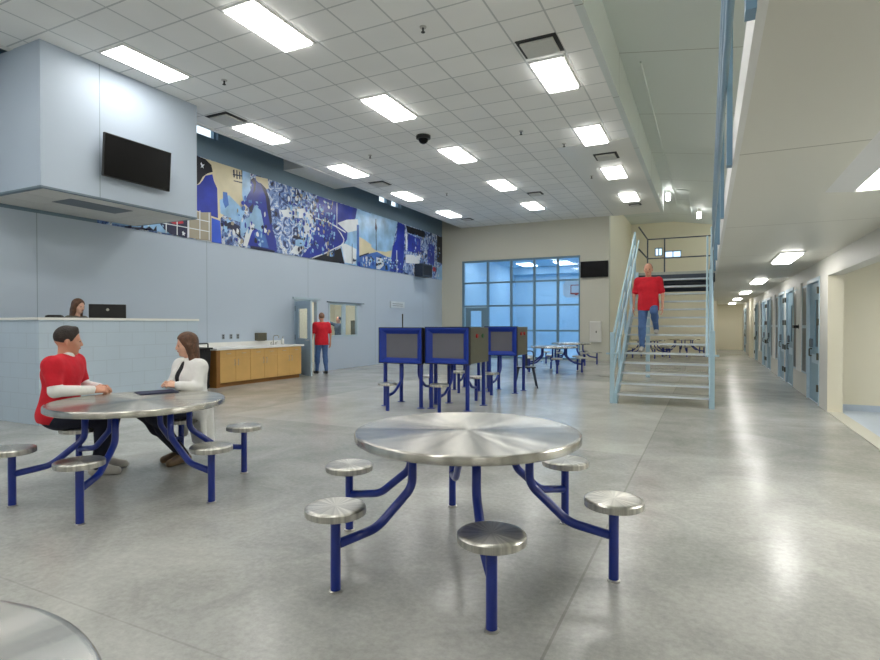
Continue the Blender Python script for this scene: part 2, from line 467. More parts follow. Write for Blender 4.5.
# left wall
struct('wall_left', holed_wall('y', XL - 0.10, XL, -9, YF + 0.3, 0, 3.335,
       [(12.16, 13.18, -1, 2.12), (13.72, 15.26, 1.02, 2.07)]), 'wall_blue')
struct('wall_left_upper', holed_wall('y', XL - 0.25, XL, -9, YF + 0.3, 3.335, 6.7,
       [(7.4, 9.5, 5.76, 6.2), (16.62, 17.35, 5.77, 6.2), (17.45, 18.17, 5.77, 6.2)]), 'wall_slate')
for i, (a, b) in enumerate(((7.4, 9.5), (16.62, 17.35), (17.45, 18.17))):
    wo = struct('window_%d' % (i + 4), box(XL - 0.16, XL - 0.15, a, b, 5.76, 6.2), 'glass')
    fr = bmesh.new()
    for q in ((a, a + 0.04), (b - 0.04, b)): bx(fr, XL - 0.18, XL - 0.1, q[0], q[1], 5.77, 6.2)
    bx(fr, XL - 0.18, XL - 0.1, a + 0.041, b - 0.041, 5.77, 5.80)
    obj('window_frame', fr, 'frame', wo)
# far wall with the big gym window
struct('wall_far', holed_wall('x', YF, YF + 0.28, XL - 0.25, -3.38, 0, 6.7, [(-9.5, -4.47, -1, 4.11)]), 'wall_grey')
struct('wall_far_return', box(-3.66, -3.38, YF + 0.28, YB, 0, 6.9), 'wall_cream')
WA, WB = (-2.30, -1.95, 4.70, 5.10), (-1.86, -1.12, 4.55, 4.93)
struct('wall_far_stair', holed_wall('x', YB, YB + 0.25, -3.66, 0.4, 0, 7.0, [WA, WB]), 'wall_cream')
for i, (a, b, c, d) in enumerate((WA, WB)):
    wo = struct('window_%d' % (i + 7), box(a, b, YB + 0.12, YB + 0.13, c, d), 'glassblue')
    fr = bmesh.new()
    bx(fr, a, b, YB + 0.06, YB + 0.16, c, c + 0.04); bx(fr, a, b, YB + 0.06, YB + 0.16, d - 0.04, d)
    for x in (a, (a + b) / 2 - 0.02, b - 0.04): bx(fr, x, x + 0.04, YB + 0.05, YB + 0.17, c + 0.041, d - 0.041)
    obj('window_frame', fr, 'frame', wo)
struct('wall_corridor_left', box(0.15, 0.4, YB + 0.25, YH, 0, ZM), 'wall_cream')
struct('wall_corridor_end', box(0.15, XR + 0.3, YH, YH + 0.2, 0, ZM), 'wall_cream')
struct('wall_back', box(XL - 0.25, 6, -9.25, -9.0, 0, 7), 'wall_white')

# ceilings
bm = bmesh.new(); bx(bm, -9.40, -1.56, -9, YF - 0.001, ZC, ZC + 0.06)
struct('ceiling', bm, 'ceiling')
struct('trim_1', box(-9.52, -9.40, -9, YF - 0.001, ZC - 0.01, ZC + 0.14), 'trimwhite')
struct('trim_2', box(-1.56, -1.45, -9, YF - 0.001, ZC - 0.02, 6.5), 'roof')
struct('ceiling_smooth_panel', box(-3.2, -1.561, 12.82, YF - 0.002, ZC - 0.012, ZC - 0.001), 'trimwhite')
struct('ceiling_cove', box(XL - 0.25, -9.2, -9, YF, 6.7, 6.8), 'wall_slate')
struct('ceiling_cove_bulkhead', box(XL, -9.521, 11.74, 14.04, 5.62, 6.7), 'trimwhite')
struct('wall_cove_back', box(-9.3, -9.2, -9, YF, ZC + 0.06, 6.7), 'wall_slate')
def roof_z(x): return 6.3 - 0.16 * (x + 1.45)
bm = bmesh.new()
v = [bm.verts.new(p) for p in ((-9.1, -9, 6.9), (-1.45, -9, roof_z(-1.45)), (6, -9, roof_z(6)), (6, YB + 0.3, roof_z(6)), (-1.45, YB + 0.3, roof_z(-1.45)), (-3.66, YB + 0.3, 6.3), (-3.66, YF, 6.3), (-1.45, YF, roof_z(-1.45)))]
bm.faces.new((v[1], v[2], v[3], v[4])); bm.faces.new((v[7], v[4], v[5], v[6]))
g = bmesh.ops.extrude_face_region(bm, geom=bm.faces[:])
bmesh.ops.translate(bm, verts=[e for e in g['geom'] if isinstance(e, bmesh.types.BMVert)], vec=(0, 0, 0.12))
for q in [q for q in bm.verts if not q.link_faces]: bm.verts.remove(q)
struct('ceiling_upper', bm, 'roof')

# mezzanine slab, its fascia, lower right wall with the doors, alcove
struct('floor_mezzanine', box(XM, XR + 0.02, -9, YH + 0.2, ZM, ZMF), 'under')
struct('trim_3', box(XM - 0.033, XM, -9, 13.5, ZM, 2.74), 'trimwhite')
struct('trim_4', box(XM - 0.033, XM, 15.72, YB, ZM, 2.74), 'trimwhite')
struct('wall_right_upper', box(XR + 0.8, XR + 1.0, -9, YB + 0.3, ZMF, roof_z(XR + 0.9)), 'wall_cream')
struct('floor_mezzanine_back', box(XR + 0.02, XR + 0.8, -9, YB + 0.3, ZMF - 0.11, ZMF), 'under')
P0, PER = 11.38, 4.8
holes = [(3.6, 10.66, -1, 2.19)]
doors = []
for k in range(3):
    s = P0 + PER * k
    for lo, hi, sl0, sl1, hinge in ((s, s + 1.28, s + 1.34, s + 1.92, 'near'), (s + 3.2, s + 4.48, s + 2.56, s + 3.14, 'far')):
        doors.append((lo, hi, sl0, sl1, hinge))
        holes.append((lo, hi, -1, 2.24)); holes.append((sl0, sl1, 0.44, 2.17))
doors.append((31.6, 32.7, 30.9, 31.5, 'near')); holes.append((31.6, 32.7, -1, 2.24)); holes.append((30.9, 31.5, 0.44, 2.17))
struct('wall_right', holed_wall('y', XR, XR + 0.19, -9, YH, 0, ZM, holes), 'wall_white')
struct('wall_right_pier', box(XR - 0.1, XR, 26.5, 27.6, 0, ZM), 'wall_cream')
struct('wall_cell_back', box(3.4, 3.5, 11.35, YH, 0, ZM), 'celldoor')
struct('wall_cell_side', box(XR + 0.19, 3.4, 11.15, 11.30, 0, ZM), 'wall_cream')
struct('wall_alcove_back', box(XR + 0.19, 5.5, 11.00, 11.149, 0, ZM), 'wall_cream')
struct('wall_alcove_side', box(5.4, 5.5, 2, 11.0, 0, ZM), 'wall_cream')
struct('wall_alcove_front', box(XR + 0.19, 5.5, 1.9, 2.0, 0, ZM), 'wall_cream')
struct('ceiling_alcove', box(XR + 0.19, 5.5, 1.9, 11.149, ZM - 0.02, ZM + 0.05), 'wall_white')
struct('floor_alcove', box(XR + 0.19, 5.5, 1.9, 11.0, -0.15, 0.002), 'alcfloor')
struct('floor_cell', box(XR + 0.021, 3.5, 11.0, YH, -0.15, -0.002), 'alcfloor')
struct('floor_threshold', box(XR, XR + 0.19, 3.6, 10.65, -0.1, 0.012), 'wall_grey')
struct('baseboard_alcove', box(XR + 0.19, 5.4, 10.97, 11.0, 0.002, 0.10), 'alcfloor')
struct('wall_alcove_jamb', box(XR - 0.004, XR + 0.2, 10.640, 10.665, 0, 2.19), 'wall_cream')

for n, (lo, hi, s0, s1, hinge) in enumerate(doors):
    x = XR + 0.06
    fr = bmesh.new()
    bx(fr, XR - 0.012, XR + 0.14, lo, lo + 0.05, 0, 2.24); bx(fr, XR - 0.012, XR + 0.14, hi - 0.05, hi, 0, 2.24); bx(fr, XR - 0.012, XR + 0.14, lo + 0.051, hi - 0.051, 2.17, 2.24)
    d = struct('door_%d' % (n + 2), fr, 'framelt')
    leaf = bmesh.new(); a, b = lo + 0.055, hi - 0.055
    for q in ((a, a + 0.18, 0.01, 2.165), (b - 0.52, b, 0.01, 2.165), (a + 0.18, b - 0.52, 0.01, 1.0), (a + 0.18, b - 0.52, 1.85, 2.165)):
        bx(leaf, x - 0.025, x + 0.025, *q)
    obj('door_leaf', leaf, 'celldoor', d)
    obj('vision_panel', box(x - 0.01, x + 0.01, a + 0.18, b - 0.52, 1.0, 1.85), 'cellglass', d)
    obj('lock_box', box(x - 0.06, x - 0.026, b - 0.34, b - 0.14, 0.98, 1.14, bev=0.008), 'grille', d)
    obj('food_pass', box(x - 0.04, x - 0.026, a + 0.22, b - 0.30, 0.70, 0.86, bev=0.004), 'framelt', d)
    hm = bmesh.new(); cyl(hm, (x - 0.07, b - 0.24, 0.82), (x - 0.07, b - 0.24, 0.95), 0.012)
    for z in (0.82, 0.95): cyl(hm, (x - 0.07, b - 0.24, z), (x - 0.025, b - 0.24, z), 0.012)
    obj('door_handle', hm, 'darkmetal', d)
    hy = lo + 0.03 if hinge == 'near' else hi - 0.03
    for z in (0.3, 0.85, 1.45, 2.0):
        hg = bmesh.new(); cyl(hg, (XR - 0.022, hy, z - 0.06), (XR - 0.022, hy, z + 0.06), 0.02, 8); bx(hg, XR - 0.02, XR - 0.011, hy - 0.03, hy + 0.03, z - 0.06, z + 0.06)
        obj('hinge', hg, 'darkmetal', d)
    wn = bmesh.new(); W0, W1 = s0, s1
    for q in ((W0, W0 + 0.035, 0.44, 2.17), (W1 - 0.035, W1, 0.44, 2.17), (W0 + 0.036, W1 - 0.036, 0.44, 0.475), (W0 + 0.036, W1 - 0.036, 2.135, 2.17), (W0 + 0.036, W1 - 0.036, 1.33, 1.39)):
        bx(wn, XR - 0.01, XR + 0.1, *q)
    wo = struct('window_%d' % (n + 20), wn, 'framelt')
    obj('pane', box(XR - 0.004, XR + 0.004, W0 + 0.036, W1 - 0.036, 0.476, 1.329), 'cellglass', wo)
    obj('pane', box(XR - 0.004, XR + 0.004, W0 + 0.036, W1 - 0.036, 1.391, 2.134), 'cellglass', wo)
# bright white frame posts between each pair of sidelights
for k in range(3):
    s = P0 + PER * k
    struct('trim_%d' % (k + 10), box(XR - 0.03, XR, s + 1.95, s + 2.53, 0.44, 2.24), 'trimwhite')

# gym seen through the big window
GX0, GX1, GY1, GZ = -10.3, -2.2, 31.5, 5.1
struct('floor_gym', box(GX0, -3.67, YF + 0.28, GY1, -0.15, 0.001), 'gymfloor')
struct('wall_gym_back', box(GX0, -3.67, GY1, GY1 + 0.2, 0, GZ), 'gymwall')
struct('wall_gym_left', box(GX0 - 0.2, GX0, YF + 0.28, GY1 + 0.2, 0, GZ), 'gymwall')
struct('wall_gym_right', box(-3.76, -3.67, YF + 0.28, GY1, 0, GZ), 'gymwall')
struct('ceiling_gym', box(GX0 - 0.2, -3.67, YF + 0.28, GY1 + 0.2, GZ - 0.4, GZ), 'gymwall')
lintel = struct('ceiling_gym_beam', box(GX0, -3.77, 30.9, 31.49, 4.30, 4.69), 'gymwall')

# the big window: frame grid, door in the left bay, panes
XW = [-9.5, -8.33, -7.30, -6.32, -5.36, -4.47]
ZW = [0.0, 1.155, 2.18, 3.16, 4.11]
fr = bmesh.new()
for x in XW[1:-1]: bx(fr, x - 0.045, x + 0.045, YF + 0.02, YF + 0.14, 0, 4.11)
bx(fr, -9.5, -9.41, YF + 0.02, YF + 0.14, 0, 4.11); bx(fr, -4.53, -4.47, YF + 0.02, YF + 0.14, 0, 4.11)
for z in (1.155, 2.18, 3.16):
    for a, b in zip(XW, XW[1:]): bx(fr, a + 0.046, b - 0.046, YF + 0.03, YF + 0.13, z - 0.035, z + 0.035)
for a, b in zip(XW, XW[1:]): bx(fr, a + 0.046, b - 0.046, YF + 0.03, YF + 0.13, 4.03, 4.11); bx(fr, a + 0.046, b - 0.046, YF + 0.03, YF + 0.13, 0, 0.08)
win = struct('window_1', fr, 'frame')
for i, (a, b) in enumerate(zip(XW, XW[1:])):
    for j, (c, d) in enumerate(zip(ZW, ZW[1:])):
        if i == 0 and j < 2: continue
        obj('pane', box(a + 0.046, b - 0.046, YF + 0.075, YF + 0.085, c + 0.036, d - 0.036), 'glassblue', win)
lf = bmesh.new()
for q in ((-9.36, -9.12, 0.01, 2.13), (-8.62, -8.38, 0.01, 2.13), (-9.12, -8.62, 0.01, 0.9), (-9.12, -8.62, 1.98, 2.13)):
    bx(lf, q[0], q[1], YF + 0.05, YF + 0.10, q[2], q[3])
dw = struct('door_1', lf, 'frame')
obj('pane', box(-9.12, -8.62, YF + 0.07, YF + 0.08, 0.9, 1.98), 'glassblue', dw)
obj('door_handle', box(-9.30, -9.22, YF + 0.0, YF + 0.05, 0.95, 1.15, bev=0.01), 'steel', dw)

# room behind the left wall door and window
struct('wall_office_back', box(XL - 3.0, XL - 2.85, 10.5, 18, 0, 2.7), 'wall_cream')
struct('wall_office_near', box(XL - 2.85, XL - 0.10, 10.5, 10.65, 0, 2.7), 'wall_cream')
struct('wall_office_far', box(XL - 2.85, XL - 0.10, 17.85, 18, 0, 2.7), 'wall_cream')
struct('ceiling_office', box(XL - 3.0, XL - 0.10, 10.5, 18, 2.7, 2.8), 'wall_white')
fr = bmesh.new()
bx(fr, XL - 0.10, XL + 0.02, 12.16, 12.21, 0, 2.12); bx(fr, XL - 0.10, XL + 0.02, 13.13, 13.18, 0, 2.12); bx(fr, XL - 0.10, XL + 0.02, 12.211, 13.129, 2.06, 2.12)
bx(fr, XL, XL + 0.05, 12.08, 13.26, 2.12, 2.18)
dl = struct('door_20', fr, 'framelt')
def leafpart(name, bm, m):
    o = obj(name, bm, m, dl); o.location = (XL + 0.02, 12.19, 0); o.rotation_euler = (0, 0, math.radians(-23)); return o
lf = bmesh.new()
for q in ((0.02, 0.19, 0.01, 2.05), (0.72, 0.89, 0.01, 2.05), (0.19, 0.72, 0.01, 1.02), (0.19, 0.72, 1.84, 2.05)):
    bx(lf, q[0], q[1], -0.022, 0.022, q[2], q[3])
leafpart('door_leaf', lf, 'doorpaint')
leafpart('pane', box(0.19, 0.72, -0.004, 0.004, 1.02, 1.84), 'glass')
leafpart('leaf_edge', box(0.891, 0.925, -0.022, 0.022, 0.01, 2.05), 'framelt')
for z in (0.35, 1.05, 1.85): leafpart('hinge', box(-0.01, 0.019, -0.03, 0.03, z - 0.07, z + 0.07), 'darkmetal')
hm = bmesh.new(); cyl(hm, (0.82, -0.022, 0.98), (0.82, -0.08, 0.98), 0.014); cyl(hm, (0.83, -0.075, 0.98), (0.71, -0.075, 0.98), 0.012)
leafpart('door_handle', hm, 'steel')
fr = bmesh.new()
bx(fr, XL - 0.05, XL + 0.015, 13.72, 13.77, 1.02, 2.07); bx(fr, XL - 0.05, XL + 0.015, 15.21, 15.26, 1.02, 2.07)
bx(fr, XL - 0.05, XL + 0.015, 13.771, 15.209, 1.02, 1.07); bx(fr, XL - 0.05, XL + 0.015, 13.771, 15.209, 2.02, 2.07); bx(fr, XL - 0.05, XL + 0.015, 14.42, 14.58, 1.071, 2.019)
wl = struct('window_2', fr, 'framelt')
obj('pane', box(XL - 0.03, XL - 0.022, 13.771, 14.419, 1.071, 2.019), 'glass', wl)
obj('pane', box(XL - 0.03, XL - 0.022, 14.581, 15.209, 1.071, 2.019), 'glass', wl)
obj('window_hood', box(XL, XL + 0.05, 13.62, 15.6, 2.08, 2.11), 'navylip', wl)

# ------------------------------------------------------------------ control-room box above the desk
BX, BY0, BY1, BZ = -8.706, 4.68, 7.40, 3.43
struct('wall_box', holed_wall('y', XL, BX, BY0, BY1, BZ, ZC, []), 'wall_blue')
struct('trim_20', box(XL, BX + 0.004, BY0 - 0.004, BY1 + 0.004, BZ - 0.03, BZ - 0.0005), 'navylip')
# ------------------------------------------------------------------ soffit tiles under the box
bm = bmesh.new()
for i in range(3):
    for j in range(4):
        x0 = XL + 0.01 + i * 0.56; y0 = BY0 + 0.06 + j * 0.65
        bx(bm, x0 + 0.006, x0 + 0.554, y0 + 0.006, y0 + 0.644, BZ - 0.036, BZ - 0.0305)
struct('ceiling_box_soffit', bm, 'tile')

# ------------------------------------------------------------------ lights
def ceiling_light(x, y, z, wx, wy, label, group, drop=0.045, m='lamp', name='ceiling_light'):
    t = thing(name, label, 'ceiling light', (x, y, z), 0, group)
    bm = bmesh.new(); f = 0.028
    for q in ((-wx / 2, -wx / 2 + f, -wy / 2, wy / 2), (wx / 2 - f, wx / 2, -wy / 2, wy / 2), (-wx / 2 + f, wx / 2 - f, -wy / 2, -wy / 2 + f), (-wx / 2 + f, wx / 2 - f, wy / 2 - f, wy / 2)):
        bx(bm, *q, -0.02, -0.001)
    obj('frame', bm, 'lampframe', t)
    obj('diffuser', box(-wx / 2 + f, wx / 2 - f, -wy / 2 + f, wy / 2 - f, -drop, -0.002), m, t)
    return t
ORD = ['nearest the camera', 'second from the camera', 'third from the camera', 'fourth from the camera', 'farthest from the camera']
YS = [5.89, 9.08, 12.28, 15.5, 18.68]
for ci, (x, nm) in enumerate(((-8.68, 'left'), (-5.47, 'middle'), (-2.28, 'right'))):
    for i, y in enumerate(YS):
        xx = x
        if ci == 0 and i == 0: xx = -8.03; lab = 'long ceiling light beside the blue box above the desk'
        elif ci == 2 and i == 0: lab = 'ceiling light of the right row just above the frame'
        elif ci == 2: lab = 'right row ceiling light, ' + ['', 'nearest, with a vent in front of it', 'second, at the edge of the tiles', 'third, behind the smooth panel vent', 'last, nearest the far wall'][i]
        elif ci == 0: lab = 'left row ceiling light above the mural, ' + ['', 'beside the black vent near the blue box', 'above the rearing horse', 'above the tower of the mural', 'nearest the far corner'][i]
        else: lab = 'ceiling light in the middle row, ' + ORD[i]
        ceiling_light(xx, y, ZC - (0.013 if ci == 2 and i > 2 else 0), 0.55, 1.21, lab, 'recessed lights in the tiled ceiling', drop=0.018 if (ci == 0 and i == 0) else 0.045)
    for y in (2.7, -0.5, -3.7, -6.9):
        ceiling_light(x, y, ZC, 0.60, 1.26, 'ceiling light of the tiled ceiling out of the picture behind the camera', 'ceiling lights behind the camera')
CL = ['corridor light over the first cell door, largest of the row', 'second corridor light beyond the alcove', 'third corridor light from the alcove', 'fourth corridor light, one before the last', 'last small corridor light at the end wall']
for i, y in enumerate((10.5, 15.9, 21.3, 26.7, 32.1)):
    ceiling_light(1.15, y, ZM, 0.32, 1.5, CL[i], 'corridor lights under the mezzanine')
t = ceiling_light(1.37, 4.52, ZM, 0.70, 1.62, 'large light in the mezzanine soffit at the right edge of the picture', 'corridor lights under the mezzanine')
bm = bmesh.new()
def rg(w_, l_, z_): return [bm.verts.new(p) for p in ((-w_, -l_, z_), (w_, -l_, z_), (w_, l_, z_), (-w_, l_, z_))]
r0, r1 = rg(0.50, 0.98, -0.001), rg(0.335, 0.815, -0.05)
for k in range(4): bm.faces.new((r0[k], r0[(k + 1) % 4], r1[(k + 1) % 4], r1[k]))
obj('trough', bm, 'lampframe', t)
for y in (-0.6, -5.8):
    ceiling_light(1.15, y, ZM, 0.32, 1.5, 'light in the mezzanine soffit behind the camera', 'mezzanine lights behind the camera')
ceiling_light(3.4, 8.6, ZM - 0.02, 0.6, 1.2, 'light in the ceiling of the cream alcove out of the picture', 'alcove lights')
ceiling_light(3.4, 5.0, ZM - 0.02, 0.6, 1.2, 'light in the ceiling of the cream alcove out of the picture', 'alcove lights')
ceiling_light(XL - 1.5, 13.6, 2.70, 0.6, 1.2, 'office ceiling light behind the left wall door', None)
ceiling_light(XL - 1.5, 16.2, 2.70, 0.6, 1.2, 'office ceiling light behind the left wall window', None)
for x in (-8.9, -6.9, -4.9):
    for y in (24.6, 29.3):
        ceiling_light(x, y, GZ - 0.4, 0.8, 1.6, 'bright gym ceiling light behind the big window, ' + {-8.9: 'left', -6.9: 'middle', -4.9: 'right'}[x] + (' front' if y < 25 else ' rear'), 'gym ceiling lights', m='gymlamp')
# small surface downlights and added upper-level lamps
for i, (x, y) in enumerate(((-1.30, 21.6), (-0.32, 24.9))):
    z = roof_z(x) if i else roof_z(x)
    t = thing('downlight', ['small glowing downlight under the roof right beside the tiled ceiling', 'small glowing downlight over the stair landing by the railing'][i], 'downlight', (x, y, z - 0.02), 0, 'downlights over the stair')
    b1 = bmesh.new(); cyl(b1, (0, 0, -0.12), (0, 0, 0.03), 0.07, 16); obj('housing', b1, 'trimwhite', t)
    b1 = bmesh.new(); cyl(b1, (0, 0, -0.36), (0, 0, -0.121), 0.075, 16); obj('diffuser', b1, 'lampsmall', t)
for y in (-4, 2, 8, 14, 20, 26):  # unseen lamps, added to brighten the roof and upper level
    t = ceiling_light(XR - 0.3, y, roof_z(XR - 0.3) - 0.06, 0.3, 1.4, 'added unseen light under the roof above the mezzanine walkway', 'lights added above the mezzanine walkway')

# ------------------------------------------------------------------ vents, sprinklers, dome camera
def vent(x, y, label, wx=0.6, wy=0.6, z=ZC):
    t = thing('ceiling_vent', label, 'ceiling vent', (x, y, z), 0, 'ceiling air vents')
    bm = bmesh.new(); bx(bm, -wx / 2, wx / 2, -wy / 2, wy / 2, -0.012, -0.001); obj('backing', bm, 'vent', t)
    bm = bmesh.new(); bx(bm, -wx / 2 + 0.055, wx / 2 - 0.055, -wy / 2 + 0.055, wy / 2 - 0.055, -0.05, -0.02, bev=0.004); obj('face_plate', bm, 'tile', t)
vent(-2.25, 7.80 + 0.24, 'square ceiling vent in front of the nearest right-hand light', 0.6, 0.56)
vent(-8.70, 8.12, 'black edged ceiling vent near the corner of the blue box', 0.56, 0.56)
vent(-8.66, 13.82, 'thin ceiling vent between two lights above the mural', 0.5, 0.5)
vent(-2.24, 13.95, 'square vent in the smooth panel of the ceiling', 0.55, 0.55, ZC - 0.012)
vent(-4.9, 17.0, 'small far ceiling vent between the middle and right rows', 0.45, 0.4)
vent(-8.5, 20.0, 'farthest ceiling vent by the last left light', 0.4, 0.4)
vent(-2.25, 20.0, 'last vent of the right row beside the farthest light', 0.4, 0.3, ZC - 0.012)
spr = None
for (x, y, lab) in ((-3.57, 6.82, 'dark sprinkler head in the tiles nearest the camera'), (-7.37, 6.83, 'sprinkler head between the two nearest left lights'), (-3.6, 11.39, 'sprinkler head left of the second right-hand light'),
                    (-7.42, 11.39, 'sprinkler head near the dome camera on its left'), (-2.96, 12.6, 'sprinkler head at the edge of the smooth panel'), (-2.9, 15.6, 'sprinkler head in the smooth panel'), (-7.39, 15.73, 'sprinkler head above the mural tower, far one')):
    zz = ZC - (0.012 if x > -3.1 and y > 12.82 else 0)
    t = thing('sprinkler_head', lab, 'sprinkler', (x, y, zz), 0, 'ceiling sprinklers')
    b1 = bmesh.new(); lathe(b1, [(0, -0.001), (0.05, -0.001), (0.045, -0.014), (0, -0.014)], 16); obj('escutcheon', b1, 'steel', t)
    b1 = bmesh.new(); cyl(b1, (0, 0, -0.07), (0, 0, -0.015), 0.014, 10); lathe(b1, [(0, -0.07), (0.03, -0.072), (0.03, -0.078), (0, -0.078)], 12); obj('nozzle', b1, 'vent', t)
t = thing('dome_camera', 'black dome security camera on the ceiling between two lights', 'security camera', (-5.62, 10.75, ZC))
b1 = bmesh.new(); lathe(b1, [(0, -0.001), (0.16, -0.001), (0.16, -0.06), (0.13, -0.075), (0, -0.075)], 24); obj('housing', b1, 'black', t, True)
b1 = bmesh.new(); lathe(b1, [(0.11, -0.076)] + [(0.11 * math.cos(a), -0.076 - 0.10 * math.sin(a)) for a in [0.3, 0.6, 0.9, 1.2]] + [(0, -0.176)], 24); obj('dome', b1, 'screen', t, True)
for i, (ys, zz) in enumerate(((( -1.12, 10.7, -1.12, 24.0), None), ((-0.62, 21.2, -0.62, 26.0), None))):
    x0, y0, x1, y1 = ys
    b1 = bmesh.new()
    tube(b1, smoothpath([(x0, y0, roof_z(x0) - 0.05), (x1, y1, roof_z(x1) - 0.05)] if i == 0 else [(x0 - 0.40, y0, roof_z(x0 - 0.40) - 0.06), (x0, y0, roof_z(x0) - 0.06), (x1, y1, roof_z(x1) - 0.06)]), 0.02, 8)
    tag(obj('conduit', b1, 'roof'), ['thin conduit running along the roof beside the tiled ceiling', 'bent conduit on the roof above the stair head'][i], 'conduit')
bm = bmesh.new(); bx(bm, -9.55, -9.05, 5.3, 6.35, BZ - 0.042, BZ - 0.0362)
tag(obj('air_grille', bm, 'grille'), 'slate linear grille in the underside of the blue box', 'air grille')
bm = bmesh.new(); bx(bm, -0.75, 0.75, 0, 0, 0, 0)
bm.free()

